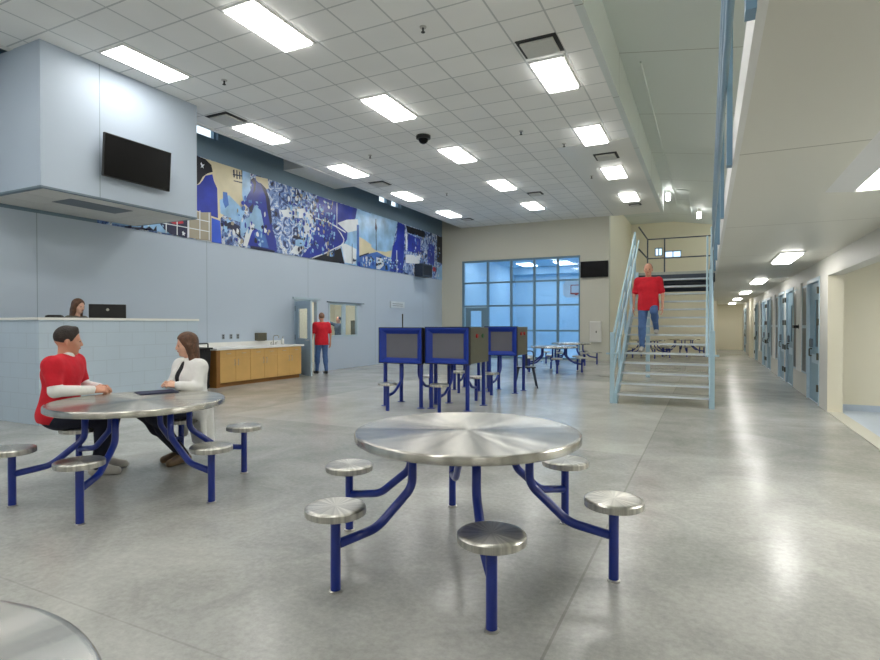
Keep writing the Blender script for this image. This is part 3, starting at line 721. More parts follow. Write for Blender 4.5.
# ------------------------------------------------------------------ mural
MURAL = [
 ('cream', [(8.84,5.24),(8.95,5.23),(9.96,5.24),(10.5,5.24),(10.49,3.33),(8.83,3.33)]),
 ('collage', [(9.54,3.93),(9.74,4.13),(10.11,4.11),(10.5,4.35),(10.49,3.33),(9.59,3.33)]),
 ('paleblue', [(9.52,4.36),(9.8,4.54),(10.01,4.42),(10.33,4.24),(10.27,3.93),(9.95,3.96),(9.54,4.05)]),
 ('midblue', [(9.62,4.58),(9.75,4.59),(9.8,4.3),(9.69,4.2),(9.62,4.34)]),
 ('black', [(8.84,5.24),(8.95,5.23),(9.11,5.22),(9.28,5.13),(9.32,4.98),(9.16,4.9),(9.04,4.8),(8.95,4.65),(8.83,4.53)]),
 ('white', [(9.0,5.12),(9.03,5.07),(9.09,5.1),(9.05,5.04),(9.06,4.99),(9.02,5.02),(8.98,4.98),(9.0,5.04),(8.97,5.08)]),
 ('royal', [(8.83,4.54),(8.95,4.61),(9.03,4.71),(9.11,4.84),(9.31,4.92),(9.35,4.78),(9.45,4.62),(9.47,3.92),(9.11,3.96),(8.83,4.0)]),
 ('beige', [(8.83,3.97),(9.27,3.94),(9.27,3.33),(8.83,3.33)]),
 ('bright', [(9.28,3.9),(9.53,3.87),(9.58,3.33),(9.28,3.33)]),
 ('navy', [(9.93,5.18),(9.98,5.2),(9.99,5.01),(9.95,5.0)]),
 ('navy', [(10.04,5.2),(10.07,5.21),(10.08,4.99),(10.04,4.99)]),
 ('navy', [(10.13,5.19),(10.16,5.19),(10.17,5.01),(10.13,5.0)]),
 ('navy', [(10.2,5.24),(10.25,5.24),(10.26,5.01),(10.21,5.01)]),
 ('navy', [(9.93,5.08),(10.27,5.12),(10.27,5.09),(9.93,5.05)]),
 ('navy', [(9.95,4.93),(10.28,4.95),(10.28,4.92),(9.95,4.91)]),
 ('navy', [(9.54,3.81),(9.79,3.92),(10.06,3.86),(10.24,3.64),(10.19,3.51),(9.95,3.68),(9.74,3.77),(9.56,3.74)]),
 ('paleblue', [(10.23,5.24),(10.5,5.24),(10.5,4.69),(10.28,4.39),(10.22,4.63)]),
 ('collage', [(10.85,5.19),(11.21,5.17),(13.12,5.24),(13.23,4.97),(13.0,4.33),(12.4,3.34),(10.16,3.33),(10.16,3.96)]),
 ('cream', [(10.68,5.21),(11.12,5.24),(11.15,5.0),(10.97,4.89),(10.7,5.07)]),
 ('white', [(11.59,4.51),(12.7,4.77),(13.0,4.58),(12.84,3.82),(12.26,3.37),(11.98,3.41),(12.55,4.02),(12.62,4.46),(11.72,4.35)]),
 ('paleblue', [(12.19,3.78),(12.84,3.97),(12.69,3.61),(12.19,3.62)]),
 ('royal', [(10.28,4.43),(10.39,4.64),(10.56,4.89),(10.51,5.07),(10.65,5.14),(10.76,5.07),(10.88,5.06),(11.06,4.96),(11.16,4.74),(11.22,4.4),(11.28,3.97),(11.43,3.63),(11.45,3.36),(11.02,3.33),(10.49,3.38),(10.33,3.48),(10.55,3.85),(10.5,4.22),(10.44,4.34)]),
 ('navy', [(10.5,5.07),(10.62,5.16),(10.7,5.05),(10.67,4.85),(10.59,4.73),(10.62,4.97)]),
 ('navy', [(10.85,5.06),(11.03,4.97),(11.18,4.7),(11.27,4.14),(11.2,4.04),(11.09,4.42),(11.03,4.76)]),
 ('navy', [(10.43,4.35),(10.6,4.5),(10.57,4.32),(10.5,4.25)]),
 ('paleblue', [(10.64,4.46),(10.85,4.37),(10.96,4.0),(10.9,3.78),(10.67,3.87),(10.38,3.74),(10.16,3.63),(10.16,3.96),(10.5,4.14)]),
 ('white', [(10.5,4.01),(10.64,3.95),(10.5,3.67),(10.38,3.37),(10.24,3.37),(10.33,3.69)]),
 ('midblue', [(10.61,3.73),(10.79,3.85),(11.02,3.75),(11.14,3.42),(10.78,3.42)]),
 ('navy', [(10.49,3.4),(10.72,3.41),(11.39,3.38),(11.33,3.33),(10.49,3.33)]),
 ('navy', [(12.12,3.91),(12.62,3.91),(12.59,3.83),(12.05,3.81)]),
 ('royal', [(13.14,5.22),(15.22,5.23),(15.14,4.92),(14.69,4.4),(14.65,4.13),(14.35,3.92),(13.52,3.56),(12.76,3.34),(12.43,3.33),(12.82,3.68),(13.04,3.99),(13.11,4.57)]),
 ('paleblue', [(15.22,5.23),(17.17,5.2),(17.16,3.33),(14.53,3.34),(14.28,3.78),(14.65,4.13),(14.69,4.4),(15.14,4.92)]),
 ('white', [(14.14,4.58),(14.65,4.77),(15.26,4.89),(15.3,4.54),(14.69,4.36)]),
 ('cream', [(15.34,4.32),(15.66,4.27),(16.43,4.05),(17.16,4.09),(17.16,3.79),(15.34,3.59)]),
 ('white', [(14.35,3.92),(14.57,3.99),(15.18,3.89),(15.14,3.39),(14.53,3.38)]),
 ('black', [(12.91,3.33),(13.52,3.54),(14.32,3.81),(14.51,3.35),(13.65,3.33)]),
 ('white', [(13.09,4.57),(13.66,4.56),(14.09,4.48),(14.59,4.37),(14.57,4.33),(14.04,4.44),(13.65,4.52),(13.09,4.53)]),
 ('white', [(14.11,4.41),(14.35,4.29),(14.51,4.12),(14.47,3.97),(14.35,3.89),(13.52,3.55),(12.91,3.33),(12.88,3.35),(13.51,3.58),(14.32,3.92),(14.44,4.02),(14.46,4.11),(14.3,4.26)]),
 ('white', [(14.1,5.21),(14.14,5.2),(14.13,4.4),(14.1,4.41)]),
 ('midblue', [(15.2,4.7),(15.34,4.71),(15.34,3.34),(15.2,3.35)]),
 ('navy', [(14.92,4.04),(14.95,4.04),(14.95,3.37),(14.92,3.37)]),
 ('navy', [(16.36,5.03),(16.39,5.03),(16.4,3.9),(16.35,3.89)]),
 ('navy', [(16.37,5.03),(16.49,4.87),(16.43,4.64),(16.33,4.63),(16.26,4.83)]),
 ('midblue', [(15.34,3.66),(15.66,3.79),(16.3,3.96),(17.16,3.89),(17.16,3.33),(15.34,3.33)]),
 ('white', [(15.75,3.71),(15.83,3.72),(15.83,3.55),(15.74,3.54)]),
 ('white', [(15.91,3.74),(16.0,3.75),(16.0,3.56),(15.91,3.56)]),
 ('white', [(16.08,3.77),(16.17,3.79),(16.17,3.56),(16.08,3.57)]),
 ('navy', [(15.34,3.69),(16.3,3.98),(17.16,3.91),(17.16,3.87),(16.3,3.93),(15.34,3.64)]),
 ('paleblue', [(16.04,5.24),(17.87,5.24),(17.5,4.28),(17.3,3.36),(16.08,3.35)]),
 ('cream', [(15.91,4.12),(16.34,3.99),(16.98,4.01),(17.45,4.12),(17.37,3.86),(15.91,3.75)]),
 ('midblue', [(15.91,3.82),(16.43,3.95),(17.31,3.81),(17.3,3.36),(15.91,3.33)]),
 ('white', [(16.39,3.75),(16.84,3.75),(16.88,3.52),(16.61,3.35),(16.39,3.35)]),
 ('black', [(16.98,3.52),(17.11,3.55),(17.16,3.38),(16.99,3.37)]),
 ('navy', [(16.34,5.08),(16.38,5.09),(16.41,3.99),(16.36,3.98)]),
 ('navy', [(16.35,5.04),(16.45,4.79),(16.39,4.61),(16.29,4.76)]),
 ('royal', [(17.87,5.24),(18.41,5.2),(18.34,4.18),(18.25,3.35),(17.3,3.36),(17.5,4.28),(17.77,4.56)]),
 ('white', [(17.77,4.16),(17.82,4.17),(17.84,3.35),(17.79,3.35)]),
 ('collage', [(18.41,5.2),(21.7,5.23),(21.7,3.34),(18.25,3.35),(18.34,4.18)]),
 ('black', [(18.47,5.21),(20.05,5.21),(20.05,4.94),(18.63,4.95),(18.57,5.04)]),
 ('royal', [(18.63,4.92),(19.69,4.83),(19.69,4.23),(18.63,4.25)]),
 ('white', [(18.47,4.9),(18.59,4.9),(18.59,4.26),(18.47,4.25)]),
 ('white', [(18.47,4.09),(19.69,4.17),(19.58,3.83),(18.47,3.77)]),
 ('black', [(21.19,5.2),(21.7,5.21),(21.7,4.05),(21.19,4.09)]),
 ('royal', [(20.42,4.76),(20.99,4.78),(20.93,3.9),(20.3,3.96)]),
 ('red', [(20.8,3.83),(21.08,3.83),(21.06,3.65),(20.8,3.65)]),
 ('paleblue', [(21.19,3.81),(21.7,3.99),(21.7,3.34),(21.12,3.34)]),
 ('paleblue', [(6.85,3.38),(7.87,3.65),(8.19,3.36),(6.85,3.37)]),
 ('navy', [(7.87,3.58),(8.62,3.88),(8.59,3.33),(8.18,3.35),(8.02,3.43)]),
 ('red', [(8.16,3.61),(8.47,3.74),(8.5,3.64),(8.27,3.58)]),
 ('white', [(8.46,3.44),(8.49,3.47),(8.51,3.44),(8.55,3.43),(8.52,3.4),(8.53,3.37),(8.49,3.38),(8.46,3.37),(8.47,3.4)]),
 ('beige', [(8.65,3.91),(9.25,4.02),(9.24,3.37),(8.65,3.34)]),
 ('white', [(8.6,3.87),(8.65,3.88),(8.65,3.33),(9.24,3.35),(9.24,3.33),(8.6,3.33)]),
 ('navy', [(7.13,3.35),(7.27,3.4),(7.28,3.36),(7.47,3.39),(7.52,3.46),(7.53,3.46),(7.54,3.35),(7.67,3.44),(7.76,3.38),(7.83,3.48),(7.84,3.37),(7.13,3.33)]),
]
t = thing('wall_mural', 'long printed blue collage mural running along the left wall', 'mural', (XL, 14, 3.335))
bm = bmesh.new(); bx(bm, 0.0, 0.012, 6.6 - 14, 21.72 - 14, 0.0, 1.905); obj('panel', bm, MUR['collage'], t)
for k, (mn, pts) in enumerate(MURAL):
    bm = bmesh.new(); d = 0.0125 + 0.00025 * k
    vs_ = [bm.verts.new((d, p[0] - 14, p[1] - 3.335)) for p in pts]
    try:
        f = bm.faces.new(vs_); f.normal_update()
    except ValueError:
        bm.free(); continue
    bmesh.ops.triangulate(bm, faces=[f], ngon_method='BEAUTY')
    me = bpy.data.meshes.new('printed_patch'); bm.to_mesh(me); bm.free(); me.materials.append(MUR[mn])
    MURALPARTS = globals().setdefault('MURALPARTS', []); MURALPARTS.append(me)
# the patches are print on one panel: merge them into a single printed layer
bm = bmesh.new(); mats = []
for me in MURALPARTS:
    n0 = len(bm.faces); bm.from_mesh(me); bm.faces.ensure_lookup_table()
    mm = me.materials[0]
    if mm not in mats: mats.append(mm)
    for f in bm.faces[n0:]: f.material_index = mats.index(mm)
# window lattice lines of the printed beige building, rows of small windows
def print_rect(y0, y1, z0, z1, m_, d=0.034):
    if m_ not in mats: mats.append(m_)
    vs_ = [bm.verts.new((d, a - 14, b - 3.335)) for a, b in ((y0, z0), (y1, z0), (y1, z1), (y0, z1))]
    f = bm.faces.new(vs_); f.material_index = mats.index(m_)
for y in (8.05, 8.32, 8.62, 8.92, 9.18): print_rect(y, y + 0.025, 3.36, 4.0, MUR['white'])
for z in (3.55, 3.78): print_rect(7.95, 9.22, z, z + 0.02, MUR['white'])
random.seed(3)
for k in range(46):
    y = 15.9 + random.random() * 2.2; z = 3.42 + random.random() * 0.34
    print_rect(y, y + 0.05 + random.random() * 0.07, z, z + 0.06, random.choice([MUR['white'], MUR['navy'], MUR['paleblue']]), 0.0335)
PAL = [MUR[n] for n in ('white', 'navy', 'paleblue', 'midblue', 'royal', 'paleblue', 'beige')]
def blob(y, z, ry, rz_, m_, d=0.0345, n=7):
    if m_ not in mats: mats.append(m_)
    vs_ = []
    for q in range(n):
        a = 2 * PI * q / n + random.random() * 0.5; r = 0.6 + 0.5 * random.random()
        vs_.append(bm.verts.new((d, min(21.68, y + ry * r * math.cos(a)) - 14, min(5.235, max(3.345, z + rz_ * r * math.sin(a))) - 3.335)))
    f = bm.faces.new(vs_); f.material_index = mats.index(m_)
for (ya, yb, za, zb, n) in ((11.9, 14.0, 4.2, 5.15, 190), (12.3, 14.0, 3.5, 4.3, 120), (9.6, 11.2, 3.45, 4.0, 45), (19.0, 21.5, 3.5, 5.0, 90), (10.0, 11.0, 4.1, 4.6, 18), (15.0, 16.4, 3.38, 3.7, 30), (7.3, 8.0, 3.5, 3.9, 12)):
    for k in range(n):
        blob(ya + random.random() * (yb - ya), za + random.random() * (zb - za), 0.02 + random.random() * 0.05, 0.02 + random.random() * 0.08, random.choice(PAL), 0.0345 + 0.00002 * k)
me = bpy.data.meshes.new('print'); bm.to_mesh(me); bm.free()
for mm in mats: me.materials.append(mm)
o = bpy.data.objects.new('printed_picture', me); link(o, t)
t = thing('wall_speaker', 'dark navy boxed loudspeaker mounted over the far end of the mural', 'speaker', (XL, 19.55, 3.30))
obj('cabinet', box(0.06, 0.42, -0.42, 0.42, 0.0, 0.50, bev=0.02), mat('slate_black_speaker', (38, 50, 66), 0.5), t)
obj('bracket', box(0.036, 0.06, -0.1, 0.1, 0.15, 0.35), 'black', t)
obj('front_grille', box(0.421, 0.43, -0.36, 0.36, 0.06, 0.44), mat('speaker_grille', (28, 36, 48), 0.8), t)

# ------------------------------------------------------------------ televisions
t = thing('wall_television', 'large black television tilted down on the blue box above the desk', 'television', (BX, 6.10, 4.10))
b1 = box(0.10, 0.145, -0.60, 0.60, -0.34, 0.34, bev=0.008); obj('casing', b1, 'black', t)
obj('screen', box(0.1455, 0.149, -0.585, 0.585, -0.325, 0.325), 'screen', t)
obj('bracket', box(0.0, 0.099, -0.12, 0.12, -0.15, 0.15), 'darkmetal', t)
t.rotation_euler = (0, math.radians(4), 0); t.location.x = BX + 0.03
t = thing('wall_television', 'wide black television on the far wall right of the gym window', 'television', (-3.92, YF, 3.53))
obj('casing', box(-0.52, 0.53, -0.11, -0.06, -0.31, 0.31, bev=0.008), 'black', t)
obj('screen', box(-0.505, 0.515, -0.114, -0.1105, -0.295, 0.295), 'screen', t)
obj('bracket', box(-0.15, 0.15, -0.059, 0.0, -0.15, 0.15), 'darkmetal', t)

t = thing('wall_cabinet', 'small white metal cabinet on the far wall below the television', 'wall box', (-3.86, YF, 0.72))
obj('body', box(-0.21, 0.21, -0.16, 0.0, 0, 0.80, bev=0.01), 'trimwhite', t)
obj('door', box(-0.19, 0.19, -0.175, -0.161, 0.03, 0.77, bev=0.004), 'wall_white', t)
obj('latch', box(0.02, 0.06, -0.19, -0.176, 0.36, 0.44), 'darkmetal', t)

# ------------------------------------------------------------------ reception desk and what stands at it
DX, DY0, DY1, DZ = -8.35, 4.45, 7.10, 1.47
bm = bmesh.new(); bx(bm, XL + 0.9, DX, DY0, DY1, 0, DZ); 
t = thing('reception_desk', 'high pale blue painted block desk under the overhanging box', 'desk', (0, 0, 0))
bm = bmesh.new()
bx(bm, DX - 0.2, DX, DY0, DY1, 0, DZ); bx(bm, XL + 0.004, DX - 0.2, DY0, DY0 + 0.2, 0, DZ)
obj('block_wall', bm, 'block', t)
bm = bmesh.new(); bx(bm, DX - 0.22, DX + 0.02, DY0 - 0.02, DY1 + 0.02, DZ, DZ + 0.035); bx(bm, XL + 0.004, DX - 0.22, DY0 - 0.02, DY0 + 0.22, DZ, DZ + 0.035)
obj('coping', bm, 'counter', t)
obj('worktop', box(DX - 0.85, DX - 0.201, DY0 + 0.25, DY1 - 0.05, 1.06, 1.10), 'counter', t)
obj('platform', box(XL + 0.004, DX - 0.201, DY0 + 0.201, DY1, 0, 0.30), 'slatebase', t)
t = thing('computer_monitor', 'black computer monitor seen from behind above the desk', 'monitor', (-8.92, 5.80, 1.10), math.radians(57))
obj('screen_back', box(-0.265, 0.265, -0.03, 0.02, 0.29, 0.64, bev=0.01), 'black', t)
obj('screen', box(-0.25, 0.25, 0.0205, 0.024, 0.31, 0.625), 'screen', t)
obj('neck', box(-0.04, 0.04, -0.055, -0.031, 0.02, 0.45), 'black', t)
obj('base', box(-0.14, 0.14, -0.12, 0.08, 0, 0.018, bev=0.005), 'black', t)
b1 = bmesh.new(); lathe(b1, [(0, 0), (0.022, 0), (0.022, 0.003), (0, 0.003)], 20); bmesh.ops.rotate(b1, verts=b1.verts, matrix=Matrix.Rotation(PI / 2, 3, 'X')); bmesh.ops.translate(b1, verts=b1.verts, vec=(0.0, -0.0305, 0.55)); obj('badge', b1, 'steel', t)
t = thing('office_chair', 'black office chair back just showing over the desk', 'chair', (-9.80, 5.52, 0.30), math.radians(75))
obj('backrest', box(-0.14, 0.14, 0.17, 0.24, 0.62, 1.27, bev=0.05), 'black', t)
obj('seat', box(-0.24, 0.24, -0.26, 0.22, 0.44, 0.52, bev=0.03), 'black', t)
b1 = bmesh.new(); cyl(b1, (0, 0, 0.08), (0, 0, 0.44), 0.03)
obj('gas_column', b1, 'steel', t)
b1 = bmesh.new(); bx(b1, -0.03, 0.03, 0.2, 0.235, 0.45, 0.7); obj('back_stem', b1, 'black', t)
b1 = bmesh.new()
for k in range(5):
    a = 2 * PI * k / 5; cyl(b1, (0, 0, 0.09), (0.28 * math.cos(a), 0.28 * math.sin(a), 0.06), 0.018, 8); cyl(b1, (0.28 * math.cos(a) - 0.01, 0.28 * math.sin(a), 0.03), (0.28 * math.cos(a) + 0.01, 0.28 * math.sin(a), 0.03), 0.03, 12)
obj('star_base', b1, 'black', t)

# ------------------------------------------------------------------ kitchenette on the left wall
KX, KY0, KY1 = -9.72, 8.85, 11.60
mods = [(8.86, 9.77), (9.77, 10.68), (10.68, 11.58)]
NM = ['left of the three, beside the black bin', 'middle of the three, below the dispenser', 'right of the three, beside the open door']
for i, (a, b) in enumerate(mods):
    t = thing('base_cabinet', 'maple base cabinet under the white worktop, ' + NM[i], 'cabinet', (KX, (a + b) / 2, 0), 0, 'maple base cabinets')
    h = (b - a) / 2 - 0.001
    obj('body', box(XL - KX + 0.004, -0.02, -h, h, 0.09, 0.83), 'wood', t)
    obj('toe_kick', box(XL - KX + 0.004, -0.07, -h, h, 0, 0.089), 'woodedge', t)
    for s, nm in ((-1, 'left'), (1, 'right')):
        lo, hi = (-h + 0.004, -0.003) if s < 0 else (0.003, h - 0.004)
        dr = obj('door', box(-0.0195, 0.0, lo, hi, 0.10, 0.655, bev=0.002), 'wood', t)
        hb = bmesh.new(); y = (hi - 0.05) if s < 0 else (lo + 0.05)
        cyl(hb, (0.03, y, 0.47), (0.03, y, 0.61), 0.005, 8)
        for z in (0.48, 0.60): cyl(hb, (0.0, y, z), (0.03, y, z), 0.004, 6)
        obj('handle', hb, 'steel', dr)
        dw_ = obj('drawer', box(-0.0195, 0.0, lo, hi, 0.665, 0.82, bev=0.002), 'wood', t)
        hb = bmesh.new(); c = (lo + hi) / 2
        cyl(hb, (0.028, c - 0.06, 0.745), (0.028, c + 0.06, 0.745), 0.005, 8)
        for yy in (c - 0.05, c + 0.05): cyl(hb, (0.0, yy, 0.745), (0.028, yy, 0.745), 0.004, 6)
        obj('handle', hb, 'steel', dw_)
t = thing('worktop', 'long white worktop with backsplash over the maple cabinets', 'worktop', (0, 0, 0))
obj('slab', box(XL + 0.004, KX + 0.03, 8.75, 11.66, 0.831, 0.875, bev=0.004), 'counter', t)
obj('backsplash', box(XL + 0.004, XL + 0.02, 8.75, 11.66, 0.876, 0.98), 'counter', t)
obj('end_panel', box(XL + 0.004, KX, 8.76, 8.857, 0, 0.83), 'woodedge', t)
t = thing('sink_tap', 'curved chrome tap standing at the right end of the worktop', 'tap', (XL + 0.16, 11.15, 0.876))
b1 = bmesh.new(); cyl(b1, (0, 0, 0), (0, 0, 0.03), 0.028); tube(b1, smoothpath([(0, 0, 0.02), (0, 0, 0.24), (0.18, 0, 0.24), (0.18, 0, 0.17)], 6, 0.09), 0.012, 10); obj('spout', b1, 'steel', t, True)
for s in (-1, 1):
    b1 = bmesh.new(); cyl(b1, (0, s * 0.09, 0), (0, s * 0.09, 0.06), 0.014); cyl(b1, (0, s * 0.09, 0.055), (0.06, s * 0.11, 0.07), 0.008); obj('lever', b1, 'steel', t)
t = thing('soap_bottle', 'small white bottle standing beside the tap', 'bottle', (XL + 0.2, 11.45, 0.876))
b1 = bmesh.new(); lathe(b1, [(0, 0), (0.04, 0), (0.042, 0.12), (0.02, 0.15), (0, 0.15)], 20); obj('body', b1, 'trimwhite', t, True)
b1 = bmesh.new(); cyl(b1, (0, 0, 0.15), (0, 0, 0.19), 0.008); bx(b1, 0, 0.05, -0.008, 0.008, 0.185, 0.2); obj('pump', b1, 'steel', t)
t = thing('paper_towel_dispenser', 'grey steel paper towel dispenser above the worktop', 'dispenser', (XL, 10.80, 0.99))
obj('housing', box(0, 0.12, -0.16, 0.16, 0, 0.20, bev=0.012), 'olive', t)
obj('slot', box(0.03, 0.09, -0.12, 0.12, -0.008, -0.0005), 'black', t)
for i, y in enumerate((9.62, 9.86, 10.08)):
    t = thing('wall_outlet', ['left', 'middle', 'right'][i] + ' one of the three grey outlets above the worktop', 'outlet', (XL, y, 1.05), 0, 'outlets above the worktop')
    obj('plate', box(0, 0.008, -0.04, 0.04, 0, 0.12, bev=0.002), 'plate', t)
    for z in (0.035, 0.085): obj('socket', box(0.008, 0.011, -0.017, 0.017, z - 0.014, z + 0.014), 'black', t)
t = thing('rubbish_bin', 'tall black bin with a handle between the woman and the maple cabinets', 'bin', (-10.0, 8.46, 0))
b1 = bmesh.new(); g = bx(b1, -0.25, 0.25, -0.20, 0.20, 0, 0.86); 
for v in b1.verts:
    if v.co.z < 0.1: v.co.x *= 0.86; v.co.y *= 0.86
bmesh.ops.bevel(b1, geom=b1.edges[:], offset=0.02, segments=2, affect='EDGES'); obj('body', b1, 'black', t)
b1 = bmesh.new(); bx(b1, -0.27, 0.27, -0.22, 0.22, 0.861, 0.90, bev=0.01); obj('lid', b1, 'black', t)
b1 = bmesh.new(); tube(b1, smoothpath([(0.18, -0.16, 0.90), (0.18, -0.16, 0.99), (0.18, 0.16, 0.99), (0.18, 0.16, 0.90)], 4, 0.03), 0.015, 8); obj('handle', b1, 'black', t)
for s in (-1, 1):
    b1 = bmesh.new(); cyl(b1, (0.10 * s, 0.20, 0.05), (0.10 * s, 0.24, 0.05), 0.05, 14); obj('wheel', b1, 'black', t)
t = thing('notice_board', 'small pale framed notice on the left wall above the kiosks', 'sign', (XL, 17.86, 2.02))
obj('frame', box(0, 0.03, -0.52, 0.52, 0, 0.24), 'plaque', t)
for z in (0.07, 0.14): obj('printed_line', box(0.0305, 0.032, -0.38, 0.38, z, z + 0.018), 'grille', t)

# ------------------------------------------------------------------ round steel tables with six stools
def make_table(label, loc, rz):
    t = thing('dining_table', label, 'table', loc, rz, 'round steel tables with six stools')
    bm = bmesh.new(); R = 0.687; T = 0.76
    lathe(bm, [(0, T), (0.30, T), (R - 0.02, T), (R - 0.010, T), (R - 0.004, T - 0.003), (R, T - 0.010), (R, T - 0.045), (R - 0.008, T - 0.052), (R - 0.02, T - 0.052), (0.30, T - 0.052), (0, T - 0.052)], 96)
    crisp(obj('tabletop', bm, 'brushed', t, False))
    bm = bmesh.new(); lathe(bm, [(0, 0.707), (0.46, 0.707), (0.46, 0.695), (0, 0.695)], 48); obj('support_plate', bm, 'blue', t)
    for k in range(6):
        a = -PI / 2 + k * PI / 3
        d = Vector((math.cos(a), math.sin(a), 0)); Z = Vector((0, 0, 1))
        bm = bmesh.new()
        tube(bm, smoothpath([d * 0.395 + Z * 0.695, d * 0.395 + Z * 0.475, d * 0.625 + Z * 0.285, d * 0.850 + Z * 0.25], 7, 0.055), 0.0255, 14)
        obj('support_arm', bm, 'blue', t, True)
        bm = bmesh.new(); c = d * 0.871
        lathe(bm, [(0, 0.420), (0.027, 0.420), (0.027, 0.012), (0, 0.012)], 20, c.x, c.y)
        post = obj('leg', bm, 'blue', t)
        crisp(post)
        bm = bmesh.new(); lathe(bm, [(0, 0.0), (0.036, 0.0), (0.036, 0.008), (0.028, 0.0115), (0, 0.0115)], 20, c.x, c.y)
        obj('floor_flange', bm, 'steel', post)
        bm = bmesh.new(); r = 0.160; s = 0.455
        lathe(bm, [(0, s), (r - 0.03, s), (r - 0.020, s), (r - 0.006, s - 0.003), (r, s - 0.009), (r, s - 0.012), (r, s - 0.038), (r, s - 0.040), (r - 0.006, s - 0.044), (r - 0.02, s - 0.044), (0, s - 0.044)], 48)
        st = obj('seat', bm, 'brushedseat', t, False, c)
        crisp(st)
    return t
T1 = make_table('empty round steel table with six stools in the foreground centre', (-1.3276, 3.1185, 0), 0.5325)
def dup(o, label, loc, rz):
    c = copy_tree(o); c['label'] = label; c.location = loc; c.rotation_euler = (0, 0, rz); return c
T2 = dup(T1, 'round steel table on the left where the two seated people talk', (-4.390, 3.128, 0), 0.511)
T3 = dup(T1, 'round steel table cut off by the bottom left corner of the picture', (-1.341, 0.048, 0), 0.53)
dup(T1, 'far round steel table in front of the gym window, nearer one', (-4.12, 16.3, 0), 0.35)
dup(T1, 'far round steel table right beside the gym window, behind another', (-4.30, 19.45, 0), 0.75)
dup(T1, 'round steel table seen through the stair treads, left one', (-2.25, 24.7, 0), 0.4)
dup(T1, 'farthest round steel table seen through the stair treads, right one', (-0.95, 26.7, 0), 0.2)
t = thing('folder', 'dark navy folder lying on the table in front of the woman', 'folder', (-4.69, 3.52, 0.7605), math.radians(68))
obj('cover', box(-0.165, 0.165, -0.12, 0.12, 0, 0.004), 'folder', t)
obj('paper', box(-0.150, 0.155, -0.108, 0.108, 0.0041, 0.009), 'folder', t)
obj('top_cover', box(-0.165, 0.165, -0.12, 0.12, 0.0092, 0.012), 'folder', t)

# ------------------------------------------------------------------ video kiosks
def make_kiosk(label, loc, wx, dy, z0, z1, stools, rz=0):
    t = thing('video_kiosk', label, 'kiosk', loc, rz, 'video visitation kiosks')
    bm = bmesh.new()
    F = 0.055; w2 = wx / 2
    # hollow casing: sides, top, bottom, back
    bx(bm, -w2, -w2 + 0.02, 0, dy, z0, z1); bx(bm, w2 - 0.02, w2, 0, dy, z0, z1)
    bx(bm, -w2 + 0.021, w2 - 0.021, 0, dy, z1 - 0.02, z1); bx(bm, -w2 + 0.021, w2 - 0.021, 0, dy, z0, z0 + 0.02); bx(bm, -w2 + 0.021, w2 - 0.021, dy - 0.02, dy, z0 + 0.021, z1 - 0.021)
    obj('casing', bm, 'olive', t)
    bm = bmesh.new()
    A = (-w2, w2, z0, z1); B = (-w2 + 0.10, w2 - 0.12, z0 + 0.085, z1 - 0.10)
    def ring(y, q): return [bm.verts.new((q[0], y, q[2])), bm.verts.new((q[1], y, q[2])), bm.verts.new((q[1], y, q[3])), bm.verts.new((q[0], y, q[3]))]
    r0 = ring(-0.002, A); r1 = ring(-0.03, A); r1b = ring(-0.03, (A[0] + 0.03, A[1] - 0.025, A[2] + 0.03, A[3] - 0.025)); r2 = ring(0.05, B)
    for p, q in ((r0, r1), (r1, r1b), (r1b, r2)):
        for k in range(4): bm.faces.new((p[k], p[(k + 1) % 4], q[(k + 1) % 4], q[k]))
    obj('bezel', bm, 'kblue', t)
    bm = bmesh.new()
    for q in ((A[0] - 0.012, A[0], A[2] - 0.012, A[3] + 0.012), (A[1], A[1] + 0.012, A[2] - 0.012, A[3] + 0.012), (A[0], A[1], A[3], A[3] + 0.012), (A[0], A[1], A[2] - 0.012, A[2])):
        bx(bm, q[0], q[1], -0.034, 0.03, q[2], q[3])
    obj('outer_rim', bm, 'black', t)
    obj('screen', box(B[0] - 0.002, B[1] + 0.002, 0.046, 0.06, B[2] - 0.002, B[3] + 0.002), 'greyscreen', t)
    zc = z1 - 0.14
    for j, (y, m_) in enumerate(((dy * 0.36, 'redpt'), (dy * 0.66, 'redpt' if 'right' in label else 'greenpt'))):
        b2 = bmesh.new(); cyl(b2, (w2, y, zc), (w2 + 0.02, y, zc), 0.035, 14); obj('push_button', b2, m_, t)
    for sx, sy in ((-1, 0), (1, 0), (-1, 1), (1, 1)):
        b2 = bmesh.new(); x = sx * (w2 - 0.06); y = 0.07 if sy == 0 else dy - 0.08
        cyl(b2, (x, y, 0.01), (x, y, z0 - 0.001), 0.034, 14)
        lg = obj('leg', b2, 'blue', t, False)
        b2 = bmesh.new(); cyl(b2, (x, y, 0.0), (x, y, 0.0099), 0.07, 16); obj('floor_flange', b2, 'blue', lg)
    for (sx, sy) in stools:
        s = Vector((sx, sy, 0)); c = Vector((0.0, dy / 2, 0)); d = (s - c); L = d.length; d = d.normalized(); Z = Vector((0, 0, 1))
        k = 0.30 / L
        b2 = bmesh.new(); base = s - d * 0.46
        tube(b2, smoothpath([base + Z * (z0 - 0.001), base + Z * 0.47, s - d * 0.20 + Z * 0.27, s - d * 0.02 + Z * 0.25], 6, 0.1), 0.025, 12)
        obj('support_arm', b2, 'blue', t, True)
        b2 = bmesh.new(); lathe(b2, [(0, 0.415), (0.03, 0.415), (0.03, 0.0), (0, 0.0)], 16, s.x, s.y); obj('leg', b2, 'blue', t)
        b2 = bmesh.new(); r = 0.155; q = 0.455
        lathe(b2, [(0, q), (r - 0.01, q), (r, q - 0.008), (r, q - 0.038), (0, q - 0.038)], 36); obj('seat', b2, 'brushedseat', t, False, s)
    return t
